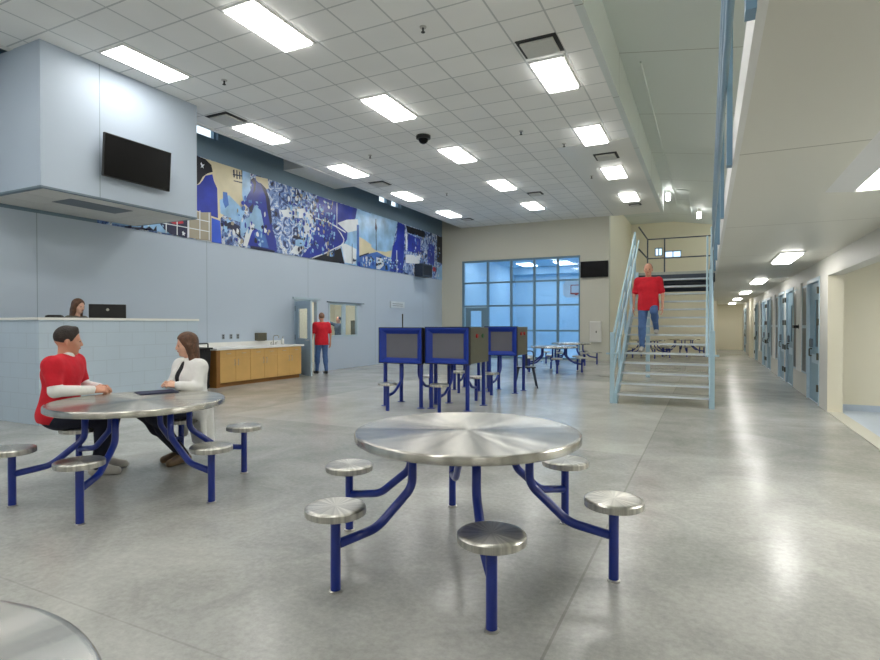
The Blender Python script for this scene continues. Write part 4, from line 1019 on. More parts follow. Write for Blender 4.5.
make_kiosk('left video kiosk on blue legs, half hidden by the one beside it', (-4.665, 8.10, 0), 0.82, 0.70, 0.755, 1.345, [(-0.02, -0.40), (0.0, 1.10)])
make_kiosk('centre video kiosk on blue legs, the largest showing its side', (-3.83, 8.17, 0), 0.78, 0.86, 0.765, 1.355, [(-0.02, -0.26), (0.0, 1.25)])
make_kiosk('right-hand video kiosk on blue legs, set farther back', (-3.80, 10.70, 0), 0.68, 0.72, 0.775, 1.355, [(-0.05, -0.42)])
make_kiosk('video kiosk standing hidden behind the centre kiosk', (-4.62, 10.75, 0), 0.68, 0.70, 0.775, 1.345, [(0.05, -0.45)])
bm = bmesh.new(); cyl(bm, (-5.06, 8.85, 0), (-5.06, 8.85, 1.60), 0.012, 8)
tag(obj('metal_rod', bm, 'darkmetal'), 'thin dark rod rising behind the left video kiosk', 'rod')
# chair behind the right kiosk
t = thing('metal_chair', 'dark metal chair with splayed legs behind the right-hand kiosk', 'chair', (-3.66, 11.95, 0), math.radians(20))
obj('seat', box(-0.21, 0.21, -0.21, 0.21, 0.44, 0.465, bev=0.006), 'black', t)
for sx in (-1, 1):
    for sy in (-1, 1):
        b2 = bmesh.new(); cyl(b2, (sx * 0.16, sy * 0.16, 0.44), (sx * 0.25, sy * 0.25, 0.0), 0.022, 8, 0.014); obj('leg', b2, 'navybeam', t)
b2 = bmesh.new(); tube(b2, smoothpath([(-0.18, 0.2, 0.45), (-0.19, 0.25, 0.80), (0.19, 0.25, 0.80), (0.18, 0.2, 0.45)], 5, 0.08), 0.014, 8); bx(b2, -0.05, 0.05, 0.21, 0.225, 0.46, 0.79); obj('backrest', b2, 'navybeam', t)

# ------------------------------------------------------------------ stair
RI, GO, SY0 = 0.1733, 0.235, 10.25
SX0, SX1 = -1.47, 0.06
st = thing('staircase', 'open pale blue steel staircase rising to the mezzanine', 'staircase', (0, 0, 0))
def zs(y): return RI * (1 + (y - SY0) / GO)
for k in range(1, 15):
    y = SY0 + (k - 1) * GO; z = k * RI
    bm = bmesh.new(); bx(bm, SX0 + 0.03, SX1 - 0.03, y, y + 0.285, z - 0.03, z); tr = obj('tread', bm, 'tread', st)
    bm = bmesh.new(); bx(bm, SX0 + 0.03, SX1 - 0.03, y - 0.012, y - 0.0005, z - 0.033, z + 0.001); obj('nosing', bm, 'plaque', tr)
for nm, x0, x1 in (('l', SX0 - 0.02, SX0 + 0.03), ('r', SX1 - 0.03, SX1 + 0.02)):
    bm = bmesh.new()
    ya, yb = SY0 - 0.06, SY0 + 14 * GO
    pts = [(ya, 0.0), (ya + 0.10, 0.0), (yb, zs(yb) - 0.35), (yb, zs(yb) + 0.02), (ya, zs(ya) + 0.05)]
    va = [bm.verts.new((x0, p[0], p[1])) for p in pts]; vb = [bm.verts.new((x1, p[0], p[1])) for p in pts]
    bm.faces.new(va); bm.faces.new(vb[::-1])
    for i in range(5): bm.faces.new((va[i], va[(i + 1) % 5], vb[(i + 1) % 5], vb[i]))
    obj('stringer', bm, 'stair', st)
LY0, LY1, LZ = SY0 + 14 * GO, 15.7, 15 * RI
obj('landing', box(SX0, XM - 0.034, LY0, LY1, LZ - 0.06, LZ), 'tread', st)
obj('landing_beam', box(SX0, XM - 0.034, LY0, LY0 + 0.07, LZ - 0.26, LZ - 0.061), 'navybeam', st)
obj('landing_beam', box(SX0, XM - 0.034, LY1 - 0.07, LY1, LZ - 0.34, LZ - 0.061), 'navybeam', st)
obj('landing_beam', box(SX0, SX0 + 0.07, LY0 + 0.071, LY1 - 0.071, LZ - 0.34, LZ - 0.061), 'navybeam', st)
for x in (SX0 + 0.05, SX1 + 0.02):
    bm = bmesh.new(); bx(bm, x - 0.05, x + 0.05, LY1 - 0.12, LY1 - 0.02, 0, LZ - 0.341); obj('landing_post', bm, 'stair', st)
for sx, x in ((-1, SX0 - 0.055), (1, SX1 + 0.02)):
    # newel post at the foot and at the top, rails between
    bm = bmesh.new(); bx(bm, x - 0.036, x + 0.036, SY0 - 0.08, SY0 - 0.01, 0, 1.27 if sx < 0 else 1.30, bev=0.006); obj('newel_post', bm, 'stair', st)
    ytop = LY0 + 0.02
    for h_ in (0.93 + RI, 0.62 + RI, 0.31 + RI):
        bm = bmesh.new(); tube(bm, [(x, SY0 - 0.03, zs(SY0) + h_ - RI), (x, ytop, zs(ytop) + h_ - RI)], 0.023, 10); obj('rail', bm, 'stair', st, True)
    bm = bmesh.new(); xi = x + (0.085 if sx < 0 else -0.085)
    tube(bm, smoothpath([(xi, SY0 - 0.33, zs(SY0) + 0.72), (xi, SY0 - 0.05, zs(SY0) + 0.72), (xi, ytop, zs(ytop) + 0.74)], 4, 0.06), 0.02, 10); obj('handrail', bm, 'stair', st, True)
    for yy in (SY0 + 0.85, SY0 + 1.7, SY0 + 2.55, ytop):
        bm = bmesh.new(); bx(bm, x - 0.022, x + 0.022, yy - 0.022, yy + 0.022, zs(yy) - 0.22, zs(yy) + 0.93); obj('rail_post', bm, 'stair', st)
    bm = bmesh.new(); bx(bm, x - 0.10, x + 0.10, SY0 - 0.10, SY0 + 0.05, zs(SY0) + 0.70, zs(SY0) + 0.725); obj('handrail_bracket', bm, 'stair', st)
# guard round the landing
gl = st
xl, xr = SX0 + 0.03, XM - 0.06
for h_ in (1.07, 0.56):
    bm = bmesh.new(); tube(bm, smoothpath([(xl, LY0 + 0.05, LZ + h_), (xl, LY1 - 0.03, LZ + h_), (xr, LY1 - 0.03, LZ + h_)], 3, 0.02), 0.017, 8); obj('landing_rail', bm, 'navybeam', gl, True)
for (x, y) in ((xl, LY1 - 0.03), (xl + 0.42, LY1 - 0.03), (xr, LY1 - 0.03)):
    bm = bmesh.new(); bx(bm, x - 0.017, x + 0.017, y - 0.017, y + 0.017, LZ, LZ + 1.07); obj('landing_rail_post', bm, 'navybeam', gl)
# railing along the mezzanine edge
rl = thing('mezzanine_railing', 'long steel blue railing on the mezzanine edge at top right', 'railing', (0, 0, 0))
ys = [0.12 + 2.07 * k for k in range(-4, 14)]
for y in ys:
    if y > YB or 13.55 < y < 15.6: continue
    bm = bmesh.new(); bx(bm, XM - 0.068, XM - 0.034, y, y + 0.085, ZM - 0.002, 3.68); obj('post', bm, 'rail', rl)
for (a, b) in ((-8.9, 13.45), (15.75, YB - 0.1)):
    for z in (3.70, 3.36, 3.04):
        bm = bmesh.new(); tube(bm, [(XM - 0.085, a, z), (XM - 0.085, b, z)], 0.021, 10); obj('rail', bm, 'rail', rl, True)

# basketball backboard in the gym
t = thing('basketball_hoop', 'white basketball backboard with red rim seen through the window', 'basketball hoop', (-5.98, 28.2, 3.22))
b2 = bmesh.new()
ring = [bm2 for bm2 in ()]
pts = [(-0.68, -0.30), (-0.5, -0.45), (0.5, -0.45), (0.68, -0.30), (0.70, 0.2), (0.5, 0.45), (0.2, 0.52), (-0.2, 0.52), (-0.5, 0.45), (-0.70, 0.2)]
va = [b2.verts.new((p[0], 0, p[1])) for p in pts]; vb = [b2.verts.new((p[0], 0.05, p[1])) for p in pts]
b2.faces.new(va); b2.faces.new(vb[::-1])
for i in range(len(pts)): b2.faces.new((va[i], va[(i + 1) % len(pts)], vb[(i + 1) % len(pts)], vb[i]))
obj('backboard', b2, 'trimwhite', t)
b2 = bmesh.new()
for q in ((-0.30, -0.26, -0.25, 0.2), (0.26, 0.30, -0.25, 0.2), (-0.259, 0.259, 0.16, 0.2), (-0.259, 0.259, -0.25, -0.21)): bx(b2, q[0], q[1], -0.006, -0.001, q[2], q[3])
obj('target_square', b2, 'orange', t)
b2 = bmesh.new(); tube(b2, [(0.23 * math.cos(a), -0.33 + 0.23 * math.sin(a), -0.28) for a in [2 * PI * k / 24 for k in range(25)]], 0.016, 8); bx(b2, -0.06, 0.06, -0.10, -0.002, -0.33, -0.25); obj('rim', b2, 'orange', t)
b2 = bmesh.new(); bx(b2, -0.05, 0.05, 0.051, 0.6, 0.0, 0.08); bx(b2, -0.05, 0.05, 0.6, 3.29, 0.0, 0.08); obj('support', b2, 'frame', t)
# dark service box on the wall past the stair newel, thermostat at the first doors
t = thing('door_closer_sensor', 'small dark lock sensor on the white post between the first two cell doors', 'sensor', (XR - 0.03, P0 + 2.2, 1.33))
obj('body', box(-0.10, -0.001, -0.09, 0.09, 0, 0.06, bev=0.006), 'black', t)
obj('mount', box(-0.001, 0.0, -0.05, 0.05, -0.02, 0.08), 'darkmetal', t)

# ------------------------------------------------------------------ people: continuous surfaces grown from a distance field
def V3(*a): return np.array(a, float)
def nrm(v): v = np.array(v, float); return v / (np.linalg.norm(v) + 1e-9)

class Field:
    def __init__(self): self.p = []
    def cap(self, a, b, ra, rb=None, k=0.03, op='+'):
        self.p.append(('c', np.array(a, float), np.array(b, float), ra, ra if rb is None else rb, k, op)); return self
    def ell(self, c, r, axes=None, k=0.02, op='+'):
        self.p.append(('e', np.array(c, float), np.array(r, float), np.eye(3) if axes is None else np.array(axes, float), 0, k, op)); return self
    def cut(self, pt, n):      # remove the side the normal points to
        self.p.append(('h', np.array(pt, float), nrm(n), 0, 0, 0.0, '&')); return self
    def mesh(self, name, vox):
        lo = np.full(3, 1e9); hi = np.full(3, -1e9)
        def bb(q):
            if q[0] == 'c': return np.minimum(q[1] - q[3], q[2] - q[4]), np.maximum(q[1] + q[3], q[2] + q[4])
            R = q[2].max(); return q[1] - R, q[1] + R
        for q in self.p:
            if q[6] == '+':
                a, b = bb(q); lo = np.minimum(lo, a); hi = np.maximum(hi, b)
        lo = lo - 3 * vox; hi = hi + 3 * vox
        n = np.ceil((hi - lo) / vox).astype(int) + 1
        ax = [lo[i] + vox * np.arange(n[i]) for i in range(3)]
        D = np.full(n, 1.0, np.float32)
        for q in self.p:
            if q[0] == 'h':
                X, Y, Z = np.meshgrid(*ax, indexing='ij', sparse=True)
                dd = (X - q[1][0]) * q[2][0] + (Y - q[1][1]) * q[2][1] + (Z - q[1][2]) * q[2][2]
                D = np.maximum(D, dd.astype(np.float32)); continue
            a, b = bb(q)
            if q[0] == 'c': a = np.minimum(q[1], q[2]) - max(q[3], q[4]); b = np.maximum(q[1], q[2]) + max(q[3], q[4])
            m = q[5] + 3 * vox
            i0 = np.clip(np.floor((a - m - lo) / vox).astype(int), 0, n - 1); i1 = np.clip(np.ceil((b + m - lo) / vox).astype(int) + 1, 1, n)
            if np.any(i1 <= i0): continue
            sl = tuple(slice(i0[i], i1[i]) for i in range(3))
            X, Y, Z = np.meshgrid(*[ax[i][sl[i]] for i in range(3)], indexing='ij')
            P = np.stack([X, Y, Z], -1)
            if q[0] == 'c':
                ab = q[2] - q[1]; L2 = max(ab @ ab, 1e-9)
                t = np.clip(((P - q[1]) @ ab) / L2, 0, 1)
                d = np.linalg.norm(P - q[1] - t[..., None] * ab, axis=-1) - (q[3] + (q[4] - q[3]) * t)
            else:
                L = (P - q[1]) @ q[3].T
                k0 = np.linalg.norm(L / q[2], axis=-1); k1 = np.linalg.norm(L / (q[2] ** 2), axis=-1) + 1e-9
                d = k0 * (k0 - 1.0) / k1
                d = np.where(k0 < 0.05, -q[2].min(), d)
            cur = D[sl]; k = max(q[5], 1e-4)
            if q[6] == '+':
                h = np.clip(0.5 + 0.5 * (cur - d) / k, 0, 1)
                D[sl] = cur * (1 - h) + d * h - k * h * (1 - h)
            else:
                d = -d; h = np.clip(0.5 - 0.5 * (cur - d) / k, 0, 1)
                D[sl] = cur * (1 - h) + d * h + k * h * (1 - h)
        # surface nets
        S = D < 0
        c = np.zeros(tuple(np.array(S.shape) - 1), np.int8)
        for i in (0, 1):
            for j in (0, 1):
                for k in (0, 1):
                    c += S[i:S.shape[0] - 1 + i, j:S.shape[1] - 1 + j, k:S.shape[2] - 1 + k]
        act = (c > 0) & (c < 8)
        idx = np.argwhere(act)
        ids = -np.ones(act.shape, np.int64); ids[act] = np.arange(len(idx))
        acc = np.zeros((len(idx), 3)); cnt = np.zeros(len(idx))
        cor = [(i, j, k) for i in (0, 1) for j in (0, 1) for k in (0, 1)]
        for a in cor:
            for b in cor:
                df = np.array(b) - np.array(a)
                if df.sum() != 1 or (df < 0).any() or (np.abs(df).sum() != 1): continue
                A = idx + a; B = idx + b
                da = D[A[:, 0], A[:, 1], A[:, 2]].astype(float); db = D[B[:, 0], B[:, 1], B[:, 2]].astype(float)
                m = (da < 0) != (db < 0)
                t = np.where(m, da / np.where(m, da - db, 1), 0)
                acc[m] += (np.array(a) + t[:, None] * df)[m]; cnt[m] += 1
        pts = lo + (idx + acc / cnt[:, None]) * vox
        quads = []
        for axn in range(3):
            u, v = (axn + 1) % 3, (axn + 2) % 3
            s0 = [slice(None)] * 3; s1 = [slice(None)] * 3
            s0[axn] = slice(0, -1); s1[axn] = slice(1, None)
            fl = S[tuple(s0)] != S[tuple(s1)]
            e = np.argwhere(fl)
            e = e[(e[:, u] > 0) & (e[:, v] > 0) & (e[:, u] < act.shape[u]) & (e[:, v] < act.shape[v])]
            ins = S[e[:, 0], e[:, 1], e[:, 2]]
            def cell(du, dv):
                q = e.copy(); q[:, u] -= du; q[:, v] -= dv; return ids[q[:, 0], q[:, 1], q[:, 2]]
            Q = np.stack([cell(1, 1), cell(0, 1), cell(0, 0), cell(1, 0)], 1)
            Q[~ins] = Q[~ins][:, ::-1]
            quads.append(Q[(Q >= 0).all(1)])
        Q = np.concatenate(quads)
        me = bpy.data.meshes.new(name)
        me.from_pydata(pts.tolist(), [], Q.tolist())
        me.polygons.foreach_set('use_smooth', [True] * len(me.polygons))
        me.update()
        return me

def fobj(name, F, vox, m, parent):
    me = F.mesh(name, vox); me.materials.append(M[m])
    return link(bpy.data.objects.new(name, me), parent)

def add_hand(F, w, d, n, t, curl=0.5, s=1.0, spread=1.0):
    """w wrist, d along the palm, n the way the palm faces, t towards the thumb side"""
    w = np.array(w, float); d = nrm(d); n = nrm(np.array(n) - d * np.dot(n, d)); t = nrm(np.array(t) - d * np.dot(t, d) - n * np.dot(t, n))
    F.cap(w, w + d * 0.03 * s, 0.024 * s, 0.022 * s, 0.02)
    for o in (-0.026, -0.009, 0.009, 0.026):
        F.cap(w + d * 0.02 * s + t * o * 0.7 * s, w + d * 0.083 * s + t * o * s, 0.016 * s, 0.0125 * s, 0.012)
    for o, L in ((0.030, 0.068), (0.010, 0.078), (-0.010, 0.072), (-0.029, 0.056)):
        p = w + d * 0.085 * s + t * o * s; a = curl * 0.7
        for j, f in enumerate((0.45, 0.30, 0.25)):
            dr = d * math.cos(a) + n * math.sin(a) + t * o * 1.5 * spread
            q = p + nrm(dr) * L * f * s
            F.cap(p, q, (0.0092 - 0.0008 * j) * s, (0.0086 - 0.0008 * j) * s, 0.004); p = q; a += curl * 1.1
    p = w + d * 0.022 * s + t * 0.026 * s; q = p + nrm(d * 0.6 + t * 0.75 + n * 0.35) * 0.042 * s
    F.cap(p, q, 0.0125 * s, 0.0105 * s, 0.012); F.cap(q, q + nrm(d * 0.85 + t * 0.15 + n * 0.55 * (0.4 + curl)) * 0.03 * s, 0.0105 * s, 0.009 * s, 0.006)

def person(label, loc, rz, J, kit, vox=0.010, s=1.0, female=False, group=None, name='person'):
    """J: joint positions in metres, x ahead, y to the person's left, z up from the floor"""
    root = thing(name, label, 'person', loc, rz, group)
    g = {k: np.array(v, float) for k, v in J.items()}
    hf = nrm(g['face']); hu = nrm(g.get('crown', V3(0, 0, 1))); hu = nrm(hu - hf * hu.dot(hf)); hl = np.cross(hu, hf)
    H = g['head']; ax = np.stack([hf, hl, hu])
    def hp(a, b, c): return H + hf * a * s + hl * b * s + hu * c * s
    lat = nrm(g['shL'] - g['shR'])
    sh = 0.9 if female else 1.0
    pel, wai, che, nec = g['pelvis'], g['waist'], g['chest'], g['neck']
    latp = nrm(g['hipL'] - g['hipR'])
    def torso(F, e, k=0.05, hips=True):
        if hips: F.cap(pel - latp * 0.075, pel + latp * 0.075, (0.112 if not female else 0.115) * s + e, k=k)
        F.cap(wai - (lat + latp) * 0.032 * sh, wai + (lat + latp) * 0.032 * sh, (0.108 * sh) * s + e, k=0.09)
        F.cap(che - lat * 0.085 * sh, che + lat * 0.085 * sh, 0.112 * sh * s + e, k=0.10)
        F.cap(g['shR'] + (che - g['shR']) * 0.12, g['shL'] + (che - g['shL']) * 0.12, 0.062 * s * sh + e, k=0.07)
        F.cap(wai, che, 0.10 * sh * s + e, k=0.06)
        for S_ in 'LR': F.cap(nec - V3(0, 0, 0.035), g['sh' + S_] + (che - g['sh' + S_]) * 0.08, 0.045 * s * sh + e, 0.040 * s * sh + e, 0.06)
        tw = nrm(np.cross(lat, che - wai))
        if np.dot(tw, V3(1, 0, 0)) < 0: tw = -tw
        if female:
            for y in (-1, 1): F.ell(che + tw * 0.075 + lat * y * 0.07 - nrm(che - wai) * 0.02, (0.055 + e, 0.055 + e, 0.055 + e), k=0.05)
    def arm(F, S_, e, upto=2.0, frm=0.0):
        a, b, c = g['sh' + S_], g['el' + S_], g['wr' + S_]
        if frm < 1: F.cap(a + (b - a) * frm, a + (b - a) * min(1, upto), (0.047 - 0.006 * frm) * s * sh + e, 0.041 * s * sh + e, 0.05)
        if upto > 1:
            t0 = max(0.0, frm - 1); t1 = min(1, upto - 1)
            F.cap(b + (c - b) * t0, b + (c - b) * t1, (0.041 - 0.012 * t0) * s * sh + e, (0.041 - 0.014 * t1) * s * sh + e, 0.02)
    def leg(F, S_, e, k=0.03, t1=1.0):
        a, b, c = g['hip' + S_], g['kn' + S_], g['an' + S_]
        F.cap(a, b, 0.088 * s + e, 0.056 * s + e, k)
        m = b + (c - b) * 0.3; kd = nrm(c - b)
        back = -nrm(np.cross(np.cross(kd, V3(1, 0, 0)), kd)) if abs(kd[0]) < 0.95 else V3(0, 0, -1)
        F.cap(b, b + (c - b) * t1, 0.055 * s + e, (0.055 - 0.019 * t1) * s + e, k)
        F.ell(m + back * 0.012, (0.055 * s + e, 0.052 * s + e, 0.10 * s + e), k=0.04)
    # ---- body
    F = Field()
    torso(F, -0.012)
    F.cap(nec - V3(0, 0, 0.03), hp(-0.02, 0, -0.075), 0.056 * s * sh, 0.050 * s * sh, 0.03)
    for S_ in 'LR': arm(F, S_, -0.008); leg(F, S_, -0.010); F.cap(g['an' + S_], g['toe' + S_], 0.034 * s, 0.026 * s, 0.02)
    F.ell(hp(-0.012, 0, 0.022), np.array((0.094, 0.076, 0.092)) * s, ax, 0.02)
    F.ell(hp(0.018, 0, -0.045), np.array((0.070, 0.058, 0.078)) * s, ax, 0.03)
    F.ell(hp(0.052, 0, -0.104), np.array((0.028, 0.026, 0.020)) * s, ax, 0.025)
    F.cap(hp(0.068, -0.032, 0.012), hp(0.068, 0.032, 0.012), 0.013 * s, k=0.02)
    for y in (-1, 1):
        F.ell(hp(0.092, y * 0.031, -0.008), np.array((0.016, 0.017, 0.011)) * s, ax, 0.010, '-')
        F.ell(hp(0.072, y * 0.031, -0.008), np.array((0.013, 0.013, 0.011)) * s, ax, 0.006)
        F.ell(hp(0.050, y * 0.044, -0.040), np.array((0.026, 0.020, 0.022)) * s, ax, 0.02)
        F.ell(hp(-0.012, y * 0.077, -0.018), np.array((0.019, 0.009, 0.030)) * s, ax, 0.006)
    F.cap(hp(0.086, 0, 0.000), hp(0.100, 0, -0.036), 0.0085 * s, 0.0120 * s, 0.012)
    F.cap(hp(0.090, -0.010, -0.040), hp(0.090, 0.010, -0.040), 0.009 * s, k=0.010)
    F.cap(hp(0.083, -0.014, -0.066), hp(0.083, 0.014, -0.066), 0.0085 * s, k=0.008)
    for S_ in 'LR':
        q = g.get('hand' + S_)
        if q is not None: add_hand(F, g['wr' + S_], q[0:3], q[3:6], q[6:9], q[9], s * sh)
    body = fobj('body', F, vox, kit['skin'], root)
    # ---- eyes, lips
    for y in (-1, 1):
        F = Field(); F.ell(hp(0.080, y * 0.031, -0.008), np.array((0.0075, 0.011, 0.0065)) * s, ax); fobj('eye', F, 0.003, 'eye', root)
    F = Field(); F.cap(hp(0.088, -0.015, -0.066), hp(0.088, 0.015, -0.066), 0.0060 * s); fobj('lips', F, 0.003, 'lips', root)
    # ---- clothes
    top = Field(); torso(top, 0.012)
    if kit.get('sleeve', 0) > 0:
        for S_ in 'LR': arm(top, S_, 0.016, kit['sleeve'])
    dn = nrm(pel - che)
    hem = kit.get('hem', 0.02)
    if hem > 0.09: top.cap(pel - latp * 0.07 + dn * hem, pel + latp * 0.07 + dn * hem, 0.118 * s + 0.008, k=0.06)
    top.cut(pel + dn * hem, dn)
    if kit.get('skirt'):
        for S_ in 'LR':
            top.p.pop() if False else None
    fobj('shirt', top, vox, kit['top'], root)
    if kit.get('under'):
        F = Field()
        for S_ in 'LR': arm(F, S_, 0.010, 1.97, kit['sleeve'] * 0.85)
        F.cap(nec - V3(0, 0, 0.055), nec + V3(0.0, 0, 0.012) + hf * 0.012, 0.074, 0.064, 0.01)
        fobj('undershirt', F, vox, kit['under'], root)
    if kit.get('trousers'):
        F = Field(); F.cap(pel - latp * 0.075 + V3(0, 0, -0.01), pel + latp * 0.075 + V3(0, 0, -0.01), 0.100 * s, k=0.05)
        for S_ in 'LR': leg(F, S_, 0.012, 0.035)
        fobj('trousers', F, vox, kit['trousers'], root)
    if kit.get('coat'):
        F = Field(); torso(F, 0.022)
        for S_ in 'LR': arm(F, S_, 0.018, 1.96)
        for a, b, ra, rb in kit['coat']: F.cap(a, b, ra, rb, 0.05)
        tw = nrm(np.cross(lat, che - wai)); tw = tw if tw[0] > 0 else -tw
        F.ell(che + tw * 0.13 + V3(0, 0, 0.05), (0.07, 0.045, 0.20), None, 0.01, '-')
        fobj('lab_coat', F, vox, 'whitecloth', root)
    for S_ in 'LR':
        a, b = g['an' + S_], g['toe' + S_]; d = nrm((b - a) * V3(1, 1, 0.3))
        F = Field(); heel = a - d * 0.035 + V3(0, 0, -0.045) * s
        F.cap(heel, a + V3(0, 0, 0.0), 0.036, 0.038, 0.02); F.cap(a, b + d * 0.02, 0.040 * s, 0.033 * s, 0.025); F.cap(heel, b + d * 0.02, 0.036, 0.034, 0.02)
        zmin = kit.get('sole' + S_, None)
        if zmin is not None: F.cut(V3(0, 0, zmin), V3(0, 0, -1))
        fobj('shoe', F, max(vox * 0.8, 0.007), kit['shoe'], root)
    # ---- hair
    F = Field(); st_ = kit['hairstyle']
    if st_ == 'short':
        F.ell(hp(-0.012, 0, 0.032), np.array((0.098, 0.081, 0.095)) * s, ax, 0.01)
        F.cap(hp(0.045, -0.035, 0.100), hp(0.050, 0.035, 0.103), 0.018 * s, k=0.03)
        F.ell(hp(0.088, 0, -0.022), np.array((0.080, 0.095, 0.088)) * s, ax, 0.012, '-')
        F.ell(hp(0.075, 0.0, -0.10), np.array((0.105, 0.14, 0.078)) * s, ax, 0.012, '-')
        F.cut(hp(0, 0, -0.078), -hu)
    elif st_ == 'cropped':
        F.ell(hp(-0.016, 0, 0.024), np.array((0.095, 0.080, 0.094)) * s, ax, 0.01)
        F.ell(hp(0.085, 0, 0.02), np.array((0.085, 0.095, 0.10)) * s, ax, 0.012, '-')
        F.ell(hp(0.07, 0.0, -0.10), np.array((0.12, 0.14, 0.085)) * s, ax, 0.012, '-')
        F.cut(hp(0, 0, -0.05), -hu)
    else:
        F.ell(hp(-0.016, 0, 0.034), np.array((0.108, 0.090, 0.100)) * s, ax, 0.01)
        F.ell(hp(-0.045, 0, -0.05), np.array((0.070, 0.088, 0.11)) * s, ax, 0.04)
        L = kit.get('hairlen', 0.20)
        for y in (-1, 1): F.cap(hp(-0.015, y * 0.074, -0.02), hp(-0.02, y * 0.088, -L), 0.030, 0.026, 0.03)
        F.cap(hp(-0.06, -0.04, -0.08), hp(-0.075, -0.05, -L - 0.01), 0.045, 0.034, 0.04); F.cap(hp(-0.06, 0.04, -0.08), hp(-0.075, 0.05, -L - 0.01), 0.045, 0.034, 0.04)
        F.ell(hp(0.095, 0, -0.028), np.array((0.085, 0.072, 0.098)) * s, ax, 0.015, '-')
        F.ell(hp(0.075, 0, -0.16), np.array((0.085, 0.07, 0.10)) * s, ax, 0.015, '-')
    fobj('hair', F, vox * 0.8, kit['hair'], root)
    for e in kit.get('extra', []): e(root, g)
    return root

# --- man at the table
man = dict(pelvis=(0.0, 0, 0.59), waist=(0.04, 0, 0.75), chest=(0.055, 0, 0.955), neck=(0.075, 0, 1.10), head=(0.095, 0.02, 1.262), face=(0.90, 0.42, -0.06),
           shL=(0.09, 0.205, 1.055), shR=(0.05, -0.215, 1.05), elL=(0.14, 0.26, 0.815), elR=(0.09, -0.255, 0.82), wrL=(0.33, 0.10, 0.808), wrR=(0.335, -0.10, 0.808),
           hipL=(0.055, 0.09, 0.555), hipR=(0.055, -0.09, 0.555), knL=(0.40, 0.22, 0.53), knR=(0.43, -0.03, 0.53), anL=(0.33, 0.22, 0.09), anR=(0.34, -0.02, 0.09), toeL=(0.47, 0.25, 0.035), toeR=(0.48, -0.01, 0.035),
           handR=(1, 0.45, 0.0, -0.1, 0.6, -0.7, 0.2, 0, 1, 1.1), handL=(1, -0.45, 0.0, -0.1, -0.6, -0.7, 0.2, 0, 1, 1.1))
person('man in red T-shirt over white long sleeves sitting at the left table', (-5.380, 3.008, 0), math.radians(40), man,
       dict(skin='skin', top='red', sleeve=0.72, under='whitecloth', trousers='darkjeans', shoe='shoegr', hair='hairdark', hairstyle='short', hem=0.075, soleL=0.004, soleR=0.004), vox=0.0072, s=1.08)
# --- woman at the table
wom = dict(pelvis=(0, 0, 0.57), waist=(0.010, 0, 0.72), chest=(0.02, 0, 0.885), neck=(0.02, 0, 1.035), head=(0.055, -0.01, 1.205), face=(0.92, -0.38, -0.10),
           shL=(0.02, 0.17, 0.985), shR=(0.02, -0.17, 0.985), elL=(0.08, 0.225, 0.785), elR=(0.08, -0.215, 0.80), wrL=(0.275, 0.19, 0.815), wrR=(0.265, 0.035, 0.815),
           hipL=(0.0, 0.085, 0.555), hipR=(0, -0.085, 0.555), knL=(0.42, 0.02, 0.525), knR=(0.40, -0.20, 0.535), anL=(0.11, 0.03, 0.09), anR=(0.06, -0.13, 0.09), toeL=(0.24, 0.03, 0.035), toeR=(0.19, -0.16, 0.035),
           handR=(0.9, 0.35, 0.25, 0, 0.7, -0.5, 0.1, 0, 1, 0.9), handL=(0.9, -0.35, 0.25, 0, -0.7, -0.5, 0.1, 0, 1, 0.9))
person('woman with long brown hair in a white lab coat sitting at the left table', (-4.77, 3.985, 0), math.radians(-98), wom,
       dict(skin='skinlt', top='blackcloth', sleeve=0.3, trousers='darkjeans', shoe='shoebr', hair='hairbrown', hairstyle='long', hairlen=0.19, hem=0.05, soleL=0.004, soleR=0.004,
            coat=[(V3(-0.10, -0.10, 0.55), V3(-0.12, -0.10, 0.20), 0.065, 0.06), (V3(-0.10, 0.10, 0.55), V3(-0.12, 0.10, 0.20), 0.065, 0.06), (V3(-0.12, 0, 0.55), V3(-0.13, 0, 0.20), 0.06, 0.055), (V3(0.0, -0.16, 0.55), V3(-0.02, -0.17, 0.26), 0.035, 0.03), (V3(0.0, 0.16, 0.55), V3(-0.02, 0.17, 0.26), 0.035, 0.03)]),
       vox=0.0072, s=0.97, female=True)
# --- standing figures
def standing(h=1.75, stride=0.12, arms=(0.06, -0.04)):
    k = h / 1.75
    J = dict(pelvis=(0, 0, 0.95), waist=(0.0, 0, 1.10), chest=(0.005, 0, 1.29), neck=(0.0, 0, 1.455), head=(0.02, 0, 1.635), face=(1, 0, -0.05),
             shL=(0, 0.195, 1.41), shR=(0, -0.195, 1.41), elL=(0.0 + arms[0] * 0.3, 0.265, 1.13), elR=(arms[1] * 0.3, -0.265, 1.13), wrL=(arms[0] + 0.06, 0.27, 0.88), wrR=(arms[1] + 0.06, -0.27, 0.88),
             hipL=(0, 0.09, 0.92), hipR=(0, -0.09, 0.92), knL=(stride * 0.7, 0.10, 0.50), knR=(-stride * 0.1, -0.10, 0.49), anL=(stride, 0.10, 0.09), anR=(-stride, -0.10, 0.09),
             toeL=(stride + 0.14, 0.11, 0.035), toeR=(-stride + 0.14, -0.11, 0.035), handL=(0.15, 0, -1, 0, -1, 0, 1, 0, 0, 0.35), handR=(0.15, 0, -1, 0, 1, 0, 1, 0, 0, 0.35))
    o = {}
    for n, v in J.items():
        v = list(v)
        if not n.startswith(('hand', 'face')): v = [x * k for x in v]
        o[n] = tuple(v)
    return o
sm = standing(1.74, 0.10)
person('man in red T-shirt and jeans walking to the open door', (-9.86, 12.62, 0), math.radians(150), sm,
       dict(skin='skin', top='red', sleeve=0.75, trousers='jeans', shoe='shoe', hair='hairgrey', hairstyle='cropped', hem=0.12, soleL=0.004, soleR=0.004), vox=0.012)
